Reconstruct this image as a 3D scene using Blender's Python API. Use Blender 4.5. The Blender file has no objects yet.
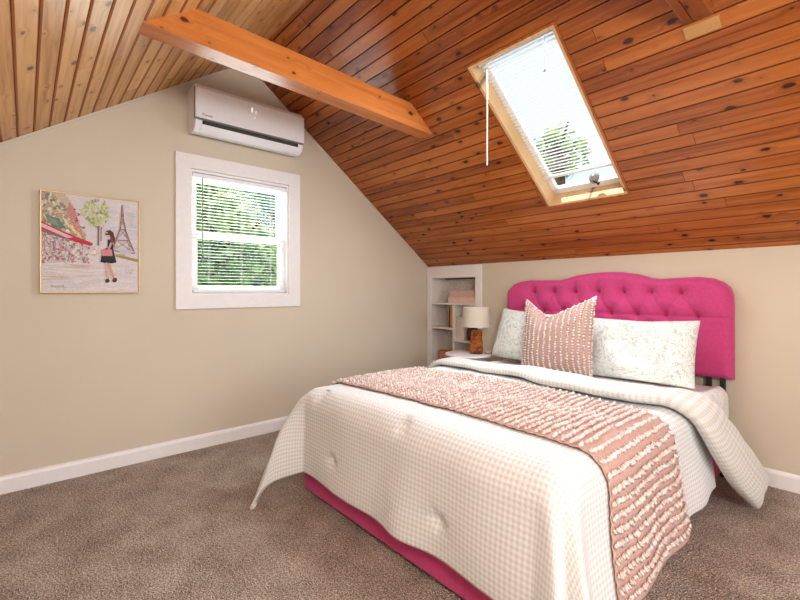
import bpy, bmesh, math, random
from math import sin, cos, pi, sqrt, exp, radians, atan2, hypot
from mathutils import Vector, Matrix, noise

random.seed(7)
SC = bpy.context.scene
COL = SC.collection
R = radians

# ----------------------------------------------------------------- helpers
class MB:
    """collects shapes, then links them as ONE mesh object"""
    def __init__(s):
        s.v = []; s.f = []; s.uv = []; s.uv2 = []; s.mi = []; s.col = []; s.cur = 0
        s.has_uv = False; s.has_col = False
    def add(s, verts, faces, uvs=None, uv2=None, col=None):
        o = len(s.v)
        s.v += [tuple(p) for p in verts]
        for k, f in enumerate(faces):
            s.f.append([o + i for i in f]); s.mi.append(s.cur)
            if uvs: s.uv.append([uvs[i] for i in f]); s.has_uv = True
            else: s.uv.append([(0, 0)] * len(f))
            s.uv2.append([uv2 or (0, 0)] * len(f))
            s.col.append([col or (1, 1, 1)] * len(f))
            if col: s.has_col = True
    def box(s, lo, hi, mat=None, col=None):
        x0, y0, z0 = lo; x1, y1, z1 = hi
        vs = [(x0,y0,z0),(x1,y0,z0),(x1,y1,z0),(x0,y1,z0),(x0,y0,z1),(x1,y0,z1),(x1,y1,z1),(x0,y1,z1)]
        if mat is not None: vs = [mat @ Vector(v) for v in vs]
        s.add(vs, [(0,3,2,1),(4,5,6,7),(0,1,5,4),(1,2,6,5),(2,3,7,6),(3,0,4,7)], col=col)
    def prism(s, poly, d0, d1, fn):
        """poly 2D (ccw), fn(a,b,d)->3D"""
        n = len(poly)
        vs = [fn(a, b, d0) for a, b in poly] + [fn(a, b, d1) for a, b in poly]
        fs = [tuple(range(n))[::-1], tuple(range(n, 2*n))]
        fs += [(i, (i+1) % n, n + (i+1) % n, n + i) for i in range(n)]
        s.add(vs, fs)
    def grid(s, fn, nu, nv, uvfn=None, closeu=False):
        vs = []; uvs = []
        for j in range(nv + 1):
            for i in range(nu + (0 if closeu else 1)):
                vs.append(fn(i / nu, j / nv))
                uvs.append(uvfn(i / nu, j / nv) if uvfn else (i / nu, j / nv))
        w = nu if closeu else nu + 1
        fs = []
        for j in range(nv):
            for i in range(nu):
                i2 = (i + 1) % w if closeu else i + 1
                fs.append((j*w+i, j*w+i2, (j+1)*w+i2, (j+1)*w+i))
        s.add(vs, fs, uvs)
    def lathe(s, prof, c, n=32, cap=True):
        vs = []
        for r, z in prof:
            for k in range(n):
                a = 2*pi*k/n
                vs.append((c[0]+r*cos(a), c[1]+r*sin(a), c[2]+z))
        fs = []
        m = len(prof)
        for j in range(m-1):
            for k in range(n):
                k2 = (k+1) % n
                fs.append((j*n+k, j*n+k2, (j+1)*n+k2, (j+1)*n+k))
        if cap:
            fs.append(tuple(range(n))[::-1]); fs.append(tuple((m-1)*n+k for k in range(n)))
        s.add(vs, fs)
    def tube(s, path, r, n=10, cap=True):
        path = [Vector(p) for p in path]
        vs = []
        up = Vector((0.13, 0.31, 0.94))
        for i, p in enumerate(path):
            t = (path[min(i+1, len(path)-1)] - path[max(i-1, 0)]).normalized()
            a = t.cross(up)
            if a.length < 1e-3: a = t.cross(Vector((1, 0, 0)))
            a.normalize(); b = t.cross(a)
            rr = r[i] if isinstance(r, (list, tuple)) else r
            for k in range(n):
                an = 2*pi*k/n
                vs.append(p + a*(rr*cos(an)) + b*(rr*sin(an)))
        fs = []
        for j in range(len(path)-1):
            for k in range(n):
                k2 = (k+1) % n
                fs.append((j*n+k, j*n+k2, (j+1)*n+k2, (j+1)*n+k))
        if cap:
            fs.append(tuple(range(n))[::-1]); fs.append(tuple((len(path)-1)*n+k for k in range(n)))
        s.add(vs, fs)
    def build(s, name, mat, parent=None, smooth=False, bevel=0, solid=0, fix=True, auto=None):
        me = bpy.data.meshes.new(name)
        me.from_pydata(s.v, [], s.f)
        if s.has_uv or any(u != (0, 0) for fu in s.uv2 for u in fu[:1]):
            l1 = me.uv_layers.new(name='UVMap'); l2 = me.uv_layers.new(name='Pk')
            i = 0
            for fu, f2 in zip(s.uv, s.uv2):
                for a, b in zip(fu, f2):
                    l1.data[i].uv = a; l2.data[i].uv = b; i += 1
        if s.has_col:
            ca = me.color_attributes.new('Col', 'FLOAT_COLOR', 'CORNER')
            i = 0
            for fc in s.col:
                for c in fc:
                    ca.data[i].color = (c[0], c[1], c[2], 1); i += 1
        mats = mat if isinstance(mat, (list, tuple)) else [mat]
        for m in mats: me.materials.append(m)
        if len(mats) > 1:
            for p, k in zip(me.polygons, s.mi): p.material_index = k
        if fix:
            bm = bmesh.new(); bm.from_mesh(me)
            bmesh.ops.recalc_face_normals(bm, faces=bm.faces)
            bm.to_mesh(me); bm.free()
        if smooth:
            for p in me.polygons: p.use_smooth = True
        o = bpy.data.objects.new(name, me); COL.objects.link(o)
        if parent: o.parent = parent
        if solid:
            md = o.modifiers.new('Solid', 'SOLIDIFY'); md.thickness = solid; md.offset = -1
        if bevel:
            md = o.modifiers.new('Bevel', 'BEVEL'); md.width = bevel; md.segments = 2
            md.limit_method = 'ANGLE'; md.angle_limit = R(40)
        if auto:
            for p in me.polygons: p.use_smooth = True
            try: me.set_sharp_from_angle(angle=R(auto))
            except Exception: pass
        return o

def empty(name, loc=(0, 0, 0)):
    o = bpy.data.objects.new(name, None); COL.objects.link(o)
    o.empty_display_size = .1
    o['base'] = tuple(loc)
    return o

def tag(o, label=None, cat=None, group=None, kind=None):
    if label: o['label'] = label
    if cat: o['category'] = cat
    if group: o['group'] = group
    if kind: o['kind'] = kind
    return o

def settle(o):
    """move an Empty to the base of its parts (the parts keep their world place)"""
    b = Vector(o['base']); del o['base']
    o.location = b
    for ch in o.children:
        ch.location = ch.location - b

def group_empty(name, loc, label, cat, group=None):
    return tag(empty(name, loc), label, cat, group)

EMPTIES = []
def thing(name, loc, label, cat, group=None):
    o = group_empty(name, loc, label, cat, group); EMPTIES.append(o); return o

def sm(a, b, x):
    t = min(1, max(0, (x - a) / (b - a))); return t*t*(3 - 2*t)
def nz(p, sc=1.0, off=0.0):
    return noise.noise(Vector((p[0]*sc + off, p[1]*sc + off*1.7, p[2]*sc - off)))

# ----------------------------------------------------------------- materials
def newmat(name):
    m = bpy.data.materials.new(name); m.use_nodes = True
    nt = m.node_tree
    return m, nt, nt.nodes['Principled BSDF']
def N(nt, t, **kw):
    n = nt.nodes.new(t)
    for k, v in kw.items():
        if k in n.inputs: n.inputs[k].default_value = v
        else: setattr(n, k, v)
    return n
def srgb(r, g, b):
    f = lambda c: (c/255/12.92) if c/255 <= .04045 else ((c/255 + .055)/1.055)**2.4
    return (f(r), f(g), f(b), 1)
def ramp(nt, stops):
    n = nt.nodes.new('ShaderNodeValToRGB')
    el = n.color_ramp.elements
    while len(el) < len(stops): el.new(.5)
    for e, (p, c) in zip(el, stops): e.position = p; e.color = c
    return n
def math_(nt, op, a, b=None, c=None):
    n = nt.nodes.new('ShaderNodeMath'); n.operation = op
    for i, v in enumerate((a, b, c)):
        if v is None: continue
        if isinstance(v, (int, float)): n.inputs[i].default_value = v
        else: nt.links.new(v, n.inputs[i])
    return n.outputs[0]
def mixc(nt, fac, a, b, mode='MIX'):
    n = nt.nodes.new('ShaderNodeMix'); n.data_type = 'RGBA'; n.blend_type = mode
    for i, v in ((0, fac), (6, a), (7, b)):
        if isinstance(v, (int, float)): n.inputs[i].default_value = v
        elif isinstance(v, tuple): n.inputs[i].default_value = v
        else: nt.links.new(v, n.inputs[i])
    return n.outputs[2]
def bump(nt, bs, h, strength=.3, dist=.01):
    b = N(nt, 'ShaderNodeBump', Strength=strength, Distance=dist)
    nt.links.new(h, b.inputs['Height']); nt.links.new(b.outputs[0], bs.inputs['Normal'])

def plain(name, c, rough=.5, noise_amt=.06, nscale=30, bmp=0, metal=0, spec=.5, bdist=.003):
    m, nt, bs = newmat(name)
    tc = N(nt, 'ShaderNodeTexCoord'); no = N(nt, 'ShaderNodeTexNoise', Scale=nscale, Detail=4.0)
    nt.links.new(tc.outputs['Object'], no.inputs['Vector'])
    d = tuple(x*(1-noise_amt) for x in c[:3]) + (1,)
    u = tuple(min(1, x*(1+noise_amt)) for x in c[:3]) + (1,)
    rp = ramp(nt, [(.3, d), (.7, u)])
    nt.links.new(no.outputs[0], rp.inputs[0]); nt.links.new(rp.outputs[0], bs.inputs['Base Color'])
    bs.inputs['Roughness'].default_value = rough; bs.inputs['Metallic'].default_value = metal
    bs.inputs['Specular IOR Level'].default_value = spec
    if bmp: bump(nt, bs, no.outputs[0], bmp, bdist)
    return m

def wood_planks(name, c0, c1, c2, knot, rough=.32, spec=.5):
    """boards: UVMap = (along, across) in metres, Pk = two random numbers per board"""
    m, nt, bs = newmat(name)
    L = nt.links.new
    uv = N(nt, 'ShaderNodeUVMap', uv_map='UVMap'); pk = N(nt, 'ShaderNodeUVMap', uv_map='Pk')
    s1 = N(nt, 'ShaderNodeSeparateXYZ'); s2 = N(nt, 'ShaderNodeSeparateXYZ')
    L(uv.outputs[0], s1.inputs[0]); L(pk.outputs[0], s2.inputs[0])
    u, v, r1, r2 = s1.outputs[0], s1.outputs[1], s2.outputs[0], s2.outputs[1]
    # knots
    kv = N(nt, 'ShaderNodeCombineXYZ')
    L(math_(nt, 'ADD', math_(nt, 'MULTIPLY', u, 5.0), math_(nt, 'MULTIPLY', r1, 31)), kv.inputs[0])
    L(math_(nt, 'MULTIPLY', v, 8.5), kv.inputs[1])
    vo = N(nt, 'ShaderNodeTexVoronoi', voronoi_dimensions='2D', Scale=1.0, Randomness=1.0)
    wob = N(nt, 'ShaderNodeTexNoise', Scale=9.0, Detail=2.0); L(kv.outputs[0], wob.inputs['Vector'])
    L(kv.outputs[0], vo.inputs['Vector'])
    sc = N(nt, 'ShaderNodeSeparateColor'); L(vo.outputs['Color'], sc.inputs[0])
    rad = math_(nt, 'ADD', math_(nt, 'MULTIPLY', math_(nt, 'SUBTRACT', sc.outputs[0], .26), .145), math_(nt, 'MULTIPLY', math_(nt, 'SUBTRACT', wob.outputs[0], .5), .10))
    kd = math_(nt, 'SUBTRACT', vo.outputs['Distance'], rad)
    mr = N(nt, 'ShaderNodeMapRange'); L(kd, mr.inputs[0])
    mr.inputs[1].default_value = -.015; mr.inputs[2].default_value = .035
    mr.inputs[3].default_value = 1; mr.inputs[4].default_value = 0
    halo = N(nt, 'ShaderNodeMapRange'); L(kd, halo.inputs[0])
    halo.inputs[1].default_value = 0; halo.inputs[2].default_value = .2
    halo.inputs[3].default_value = 1; halo.inputs[4].default_value = 0
    # grain
    gv = N(nt, 'ShaderNodeCombineXYZ')
    L(math_(nt, 'ADD', math_(nt, 'MULTIPLY', u, 1.6), math_(nt, 'MULTIPLY', r1, 53)), gv.inputs[0])
    L(math_(nt, 'ADD', math_(nt, 'MULTIPLY', v, 42), math_(nt, 'MULTIPLY', halo.outputs[0], .9)), gv.inputs[1])
    L(math_(nt, 'MULTIPLY', r2, 40), gv.inputs[2])
    g1 = N(nt, 'ShaderNodeTexNoise', Scale=1.0, Detail=5.0, Roughness=.6, Distortion=.4)
    L(gv.outputs[0], g1.inputs['Vector'])
    gb = N(nt, 'ShaderNodeTexNoise', Scale=.8, Detail=2.0)
    gv2 = N(nt, 'ShaderNodeCombineXYZ')
    L(math_(nt, 'ADD', u, math_(nt, 'MULTIPLY', r2, 77)), gv2.inputs[0]); L(math_(nt, 'MULTIPLY', v, 6), gv2.inputs[1])
    L(gv2.outputs[0], gb.inputs['Vector'])
    f = math_(nt, 'ADD', math_(nt, 'MULTIPLY', g1.outputs[0], .62), math_(nt, 'MULTIPLY', gb.outputs[0], .3))
    f = math_(nt, 'ADD', f, math_(nt, 'MULTIPLY', math_(nt, 'SUBTRACT', r2, .5), .15))
    rp = ramp(nt, [(.30, c0), (.47, c1), (.68, c2)]); L(f, rp.inputs[0])
    c = mixc(nt, math_(nt, 'MULTIPLY', halo.outputs[0], .35), rp.outputs[0], c0)
    c = mixc(nt, math_(nt, 'MULTIPLY', mr.outputs[0], .92), c, knot)
    L(c, bs.inputs['Base Color'])
    bs.inputs['Roughness'].default_value = rough
    bs.inputs['Specular IOR Level'].default_value = spec
    bump(nt, bs, g1.outputs[0], .12, .002)
    return m

def painted_wall(name, c):
    m, nt, bs = newmat(name)
    tc = N(nt, 'ShaderNodeTexCoord'); no = N(nt, 'ShaderNodeTexNoise', Scale=160.0, Detail=3.0)
    n2 = N(nt, 'ShaderNodeTexNoise', Scale=1.3, Detail=2.0)
    nt.links.new(tc.outputs['Object'], no.inputs['Vector']); nt.links.new(tc.outputs['Object'], n2.inputs['Vector'])
    rp = ramp(nt, [(.3, tuple(x*.97 for x in c[:3]) + (1,)), (.7, tuple(min(1, x*1.03) for x in c[:3]) + (1,))])
    nt.links.new(n2.outputs[0], rp.inputs[0]); nt.links.new(rp.outputs[0], bs.inputs['Base Color'])
    bs.inputs['Roughness'].default_value = .55; bs.inputs['Specular IOR Level'].default_value = .35
    bump(nt, bs, no.outputs[0], .10, .002)
    return m

def carpet_mat():
    m, nt, bs = newmat('carpet')
    L = nt.links.new
    tc = N(nt, 'ShaderNodeTexCoord')
    a = N(nt, 'ShaderNodeTexNoise', Scale=75.0, Detail=3.0, Roughness=.7)
    b = N(nt, 'ShaderNodeTexVoronoi', Scale=120.0)
    c = N(nt, 'ShaderNodeTexNoise', Scale=5.0, Detail=4.0, Roughness=.6)
    d = N(nt, 'ShaderNodeTexNoise', Scale=190.0, Detail=2.0)
    for n in (a, b, c, d): L(tc.outputs['Object'], n.inputs['Vector'])
    f = math_(nt, 'ADD', math_(nt, 'MULTIPLY', a.outputs[0], .55), math_(nt, 'MULTIPLY', c.outputs[0], .35))
    f = math_(nt, 'ADD', f, math_(nt, 'MULTIPLY', math_(nt, 'SUBTRACT', d.outputs[0], .5), 1.15))
    rp = ramp(nt, [(.25, srgb(92, 72, 60)), (.43, srgb(176, 155, 138)), (.56, srgb(218, 200, 183)), (.72, srgb(252, 244, 234))])
    L(f, rp.inputs[0])
    L(rp.outputs[0], bs.inputs['Base Color'])
    bs.inputs['Roughness'].default_value = 1; bs.inputs['Specular IOR Level'].default_value = .05
    bs.inputs['Sheen Weight'].default_value = .15
    h = math_(nt, 'ADD', math_(nt, 'MULTIPLY', a.outputs[0], 1.2), math_(nt, 'MULTIPLY', b.outputs['Distance'], .7))
    h = math_(nt, 'ADD', h, math_(nt, 'MULTIPLY', d.outputs[0], .5))
    bump(nt, bs, h, .9, .022)
    return m

def gingham(name, cw, cc, per=.022, bstr=.5):
    m, nt, bs = newmat(name)
    L = nt.links.new
    uv = N(nt, 'ShaderNodeUVMap', uv_map='UVMap'); s = N(nt, 'ShaderNodeSeparateXYZ'); L(uv.outputs[0], s.inputs[0])
    def stripe(x):
        w = math_(nt, 'SINE', math_(nt, 'MULTIPLY', x, 2*pi/per))
        mr = N(nt, 'ShaderNodeMapRange'); L(w, mr.inputs[0])
        mr.inputs[1].default_value = -.35; mr.inputs[2].default_value = .35
        return w, mr.outputs[0]
    wx, sx = stripe(s.outputs[0]); wy, sy = stripe(s.outputs[1])
    f = math_(nt, 'MULTIPLY', math_(nt, 'ADD', sx, sy), .5)
    c = mixc(nt, f, cw, cc)
    L(c, bs.inputs['Base Color'])
    no = N(nt, 'ShaderNodeTexNoise', Scale=140.0, Detail=3.0); L(uv.outputs[0], no.inputs['Vector'])
    h = math_(nt, 'ADD', math_(nt, 'MULTIPLY', math_(nt, 'MULTIPLY', wx, wy), .5), math_(nt, 'MULTIPLY', no.outputs[0], .8))
    bump(nt, bs, h, bstr, .005)
    bs.inputs['Roughness'].default_value = .9; bs.inputs['Specular IOR Level'].default_value = .1
    bs.inputs['Sheen Weight'].default_value = .15
    return m

def squiggle(name, cb, cl, scale=38):
    m, nt, bs = newmat(name)
    L = nt.links.new
    uv = N(nt, 'ShaderNodeUVMap', uv_map='UVMap')
    no = N(nt, 'ShaderNodeTexNoise', Scale=scale, Detail=1.0, Distortion=1.2); L(uv.outputs[0], no.inputs['Vector'])
    d = math_(nt, 'ABSOLUTE', math_(nt, 'SUBTRACT', no.outputs[0], .5))
    mr = N(nt, 'ShaderNodeMapRange'); L(d, mr.inputs[0])
    mr.inputs[1].default_value = .015; mr.inputs[2].default_value = .06; mr.inputs[3].default_value = 1; mr.inputs[4].default_value = 0
    L(mixc(nt, mr.outputs[0], cb, cl), bs.inputs['Base Color'])
    bs.inputs['Roughness'].default_value = .85; bs.inputs['Specular IOR Level'].default_value = .15
    n2 = N(nt, 'ShaderNodeTexNoise', Scale=14.0, Detail=3.0); L(uv.outputs[0], n2.inputs['Vector'])
    bump(nt, bs, n2.outputs[0], .35, .01)
    return m

def glass(name):
    m, nt, bs = newmat(name)
    nt.nodes.remove(bs)
    t = N(nt, 'ShaderNodeBsdfTransparent'); g = N(nt, 'ShaderNodeBsdfGlossy', Roughness=.02)
    t.inputs[0].default_value = (.95, .97, .96, 1)
    fr = N(nt, 'ShaderNodeFresnel', IOR=1.45); mx = N(nt, 'ShaderNodeMixShader')
    L = nt.links.new
    L(math_(nt, 'MULTIPLY', fr.outputs[0], .25), mx.inputs[0]); L(t.outputs[0], mx.inputs[1]); L(g.outputs[0], mx.inputs[2])
    L(mx.outputs[0], nt.nodes['Material Output'].inputs[0])
    return m

def vcol(name, rough=.6):
    m, nt, bs = newmat(name)
    a = N(nt, 'ShaderNodeAttribute', attribute_name='Col')
    no = N(nt, 'ShaderNodeTexNoise', Scale=120.0, Detail=3.0); tc = N(nt, 'ShaderNodeTexCoord')
    nt.links.new(tc.outputs['Object'], no.inputs['Vector'])
    rp = ramp(nt, [(.3, (.82, .82, .82, 1)), (.7, (1, 1, 1, 1))]); nt.links.new(no.outputs[0], rp.inputs[0])
    nt.links.new(mixc(nt, 1.0, a.outputs['Color'], rp.outputs[0], 'MULTIPLY'), bs.inputs['Base Color'])
    bs.inputs['Roughness'].default_value = rough; bs.inputs['Specular IOR Level'].default_value = .25
    bump(nt, bs, no.outputs[0], .3, .002)
    return m

def translucent(name, c, amt=.35, rough=.5):
    m, nt, bs = newmat(name)
    tc = N(nt, 'ShaderNodeTexCoord'); no = N(nt, 'ShaderNodeTexNoise', Scale=20.0); nt.links.new(tc.outputs['Object'], no.inputs['Vector'])
    rp = ramp(nt, [(.3, tuple(x*.96 for x in c[:3]) + (1,)), (.7, c)]); nt.links.new(no.outputs[0], rp.inputs[0])
    nt.links.new(rp.outputs[0], bs.inputs['Base Color'])
    bs.inputs['Roughness'].default_value = rough
    t = N(nt, 'ShaderNodeBsdfTranslucent'); t.inputs[0].default_value = c
    mx = N(nt, 'ShaderNodeMixShader'); mx.inputs[0].default_value = amt
    nt.links.new(bs.outputs[0], mx.inputs[1]); nt.links.new(t.outputs[0], mx.inputs[2])
    nt.links.new(mx.outputs[0], nt.nodes['Material Output'].inputs[0])
    return m

def leaf_mat(name, c0, c1):
    m, nt, bs = newmat(name)
    no = N(nt, 'ShaderNodeTexNoise', Scale=2.2, Detail=3.0); tc = N(nt, 'ShaderNodeTexCoord'); nt.links.new(tc.outputs['Object'], no.inputs['Vector'])
    rp = ramp(nt, [(.35, c0), (.62, c1)]); nt.links.new(no.outputs[0], rp.inputs[0]); nt.links.new(rp.outputs[0], bs.inputs['Base Color'])
    bs.inputs['Roughness'].default_value = .6
    t = N(nt, 'ShaderNodeBsdfTranslucent'); nt.links.new(rp.outputs[0], t.inputs[0])
    mx = N(nt, 'ShaderNodeMixShader'); mx.inputs[0].default_value = .45
    nt.links.new(bs.outputs[0], mx.inputs[1]); nt.links.new(t.outputs[0], mx.inputs[2])
    nt.links.new(mx.outputs[0], nt.nodes['Material Output'].inputs[0])
    return m

M = {}
M['wall'] = painted_wall('beige_wall_paint', srgb(209, 197, 177))
M['trim'] = plain('white_trim_paint', srgb(236, 233, 233), .4, .02)
M['carpet'] = carpet_mat()
M['pine_red'] = wood_planks('varnished_pine', srgb(114, 54, 18), srgb(165, 90, 36), srgb(190, 116, 56), srgb(48, 20, 10), .27, .42)
M['pine_pale'] = wood_planks('golden_pine', srgb(176, 118, 60), srgb(214, 160, 100), srgb(228, 182, 126), srgb(96, 54, 24), .34, .4)  # golden wood, partly lightened to stand in for glare on the boards
M['beam'] = wood_planks('beam_pine', srgb(168, 92, 38), srgb(194, 114, 54), srgb(208, 134, 70), srgb(56, 24, 12), .25, .6)
M['pale_wood'] = wood_planks('pale_raw_wood', srgb(190, 150, 104), srgb(214, 178, 132), srgb(228, 200, 160), srgb(120, 84, 50), .5, .3)
M['groove'] = plain('stained_board_groove', srgb(120, 62, 24), .5, .1)
M['groove_gold'] = plain('amber_board_groove', srgb(172, 104, 46), .5, .1)
M['roof'] = plain('roof_deck', srgb(60, 45, 38), .9, .1)
M['pink'] = plain('hot_pink_velvet', srgb(192, 66, 119), .8, .08, 60, .25, 0, .2)
M['pink'].node_tree.nodes['Principled BSDF'].inputs['Sheen Weight'].default_value = .5
M['pink'].node_tree.nodes['Principled BSDF'].inputs['Sheen Tint'].default_value = srgb(255, 150, 200)
M['black'] = plain('black_metal', srgb(26, 24, 24), .45, .1)
M['gingham'] = gingham('cream_gingham_seersucker', srgb(233, 236, 239), srgb(208, 206, 203), .0195, .25)
M['gingham_fold'] = gingham('pale_gingham_seersucker', srgb(230, 232, 230), srgb(208, 205, 196), .024, .45)
M['lining'] = plain('comforter_lining', srgb(232, 214, 204), .9, .03)
M['sheet'] = squiggle('pale_patterned_sheet', srgb(228, 228, 228), srgb(208, 202, 198), 30)
M['pillowcase'] = squiggle('pale_squiggle_pillowcase', srgb(226, 229, 225), srgb(190, 198, 190), 30)
M['mattress'] = plain('mattress_ticking', srgb(232, 228, 222), .9, .03)
M['throw'] = plain('dusty_pink_weave', srgb(196, 163, 154), .95, .10, 120, .5, 0, .1)
M['tuft'] = plain('blush_tufts', srgb(222, 204, 197), .95, .10, 60, .2, 0, .1)
M['tuft_light'] = plain('cream_tufts', srgb(236, 226, 220), .95, .08, 60, .2, 0, .1)
M['cushion'] = plain('dusty_pink_cushion_weave', srgb(184, 152, 141), .95, .10, 120, .5, 0, .1)
M['ac'] = plain('white_plastic', srgb(238, 238, 244), .35, .01)
M['ac_grey'] = plain('grey_plastic', srgb(120, 118, 116), .4, .04)
M['dark'] = plain('dark_plastic', srgb(22, 22, 22), .5, .1)
M['print_grey'] = plain('grey_lettering', srgb(140, 132, 132), .5, .02)
M['glass'] = glass('window_glass')
M['slat'] = translucent('white_blind_slat', srgb(240, 242, 242), .3)
M['cord'] = plain('white_cord', srgb(225, 222, 215), .6)
M['wand_dark'] = plain('grey_wand', srgb(120, 118, 112), .35)
M['chrome'] = plain('grey_metal_crank', srgb(150, 150, 148), .35, .05, 30, 0, .4)
M['gold'] = plain('gold_frame', srgb(196, 164, 116), .4, .06, 40, 0, .5)
M['paint'] = vcol('painted_canvas')
M['shade'] = translucent('linen_lampshade', srgb(232, 222, 204), .3, .9)
M['wicker'] = wood_planks('carved_brown_wood', srgb(112, 56, 20), srgb(176, 100, 44), srgb(206, 136, 72), srgb(60, 28, 12), .5, .3)
M['shelf'] = plain('white_shelf_paint', srgb(228, 220, 214), .45, .03)
M['backpaper'] = squiggle('pale_shelf_back', srgb(222, 214, 206), srgb(196, 188, 180), 26)
M['book_rose'] = plain('rose_book_cloth', srgb(206, 170, 160), .7, .05)
M['book_blush'] = plain('blush_book_cloth', srgb(222, 192, 180), .7, .05)
M['book_gold'] = plain('gold_book_cloth', srgb(196, 142, 60), .6, .06)
M['book_dark'] = plain('dark_brown_book_cloth', srgb(58, 38, 28), .6, .1)
M['book_white'] = plain('off_white_book_cloth', srgb(226, 214, 206), .7, .04)
M['pages'] = plain('paper_pages', srgb(232, 222, 204), .9, .05, 90)
M['basket'] = plain('rose_wicker', srgb(196, 146, 124), .8, .18, 60, .6)
M['ground'] = plain('lawn', srgb(96, 128, 70), .95, .3, 2.0)
M['bark'] = plain('bark', srgb(84, 66, 52), .9, .2, 8, .5)

# ----------------------------------------------------------------- the room
RX = 5.6                                   # far gable
ZR, SR, SL = 1.409, .758, .675             # knee wall height, roof slopes
RID = (-2.008, 2.931)                      # ridge y, z
KY = -4.262                                # other knee wall
aR, aL = math.atan(SR), math.atan(SL)
def PR(x, w, d):                           # right slope: w down from the ridge, d outward
    return Vector((x, RID[0] + w*cos(aR) + d*sin(aR), RID[1] - w*sin(aR) + d*cos(aR)))
def PL(x, w, d):
    return Vector((x, RID[0] - w*cos(aL) - d*sin(aL), RID[1] - w*sin(aL) + d*cos(aL)))
WR, WL = -RID[0]/cos(aR), (RID[0] - KY)/cos(aL)

# floor
b = MB(); b.box((-.12, KY-.12, -.12), (RX+.12, .4, 0)); tag(b.build('floor', M['carpet']), kind='structure')

def gable(name, x0, x1, hole):
    y0, y1, z0, z1 = hole
    def top(y): return RID[1] + (y - RID[0])*SL if y < RID[0] else RID[1] - (y - RID[0])*SR
    b = MB(); fn = lambda a, c, d: (d, a, c)
    e = .0
    b.prism([(KY, 0), (y0, 0), (y0, top(y0)), (KY, top(KY))], x0, x1, fn)
    b.prism([(y1, 0), (0, 0), (0, top(0)), (y1, top(y1))], x0, x1, fn)
    b.prism([(y0, 0), (y1, 0), (y1, z0), (y0, z0)], x0, x1, fn)
    pts = [(y0, z1), (y1, z1), (y1, top(y1))] + ([(RID[0], RID[1])] if y0 < RID[0] < y1 else []) + [(y0, top(y0))]
    b.prism(pts, x0, x1, fn)
    return tag(b.build(name, M['wall']), kind='structure')
WIN = (-2.412, -1.649, 1.115, 2.022)
gable('wall_left', -.12, 0, WIN)
FILL_OPENING = (-2.9, -1.1, .8, 2.1)  # added opening, unseen, lets fill light in from behind the camera
gable('wall_right', RX, RX+.12, FILL_OPENING)
# knee walls; the back one has the niche of the built-in shelves
b = MB()
b.box((.72, 0, 0), (RX, .12, ZR)); b.box((0, 0, 1.40), (.72, .12, ZR)); b.box((-.12, 0, 0), (.02, .12, ZR))
tag(b.build('wall_back', M['wall']), kind='structure')
b = MB(); b.box((-.12, KY-.12, 0), (RX+.12, KY, RID[1] + (KY-RID[0])*SL)); tag(b.build('wall_front', M['wall']), kind='structure')

# baseboards (bevelled top)
def baseboard(name, p0, p1, nrm):
    b = MB(); p0 = Vector(p0); p1 = Vector(p1); n = Vector(nrm)
    prof = [(0, 0), (.016, 0), (.016, .078), (.012, .090), (.006, .097), (0, .099)]
    vs = [p + n*a + Vector((0, 0, z)) for p in (p0, p1) for a, z in prof]
    k = len(prof)
    fs = [(i, i+1, k+i+1, k+i) for i in range(k-1)] + [tuple(range(k)), tuple(range(k, 2*k))]
    b.add(vs, fs); return tag(b.build(name, M['trim']), kind='structure')
baseboard('baseboard_left', (0, KY, 0), (0, 0, 0), (1, 0, 0))
baseboard('baseboard_back', (.742, 0, 0), (RX, 0, 0), (0, -1, 0))
baseboard('baseboard_front', (0, KY, 0), (RX, KY, 0), (0, 1, 0))
baseboard('baseboard_right', (RX, KY, 0), (RX, 0, 0), (-1, 0, 0))

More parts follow.
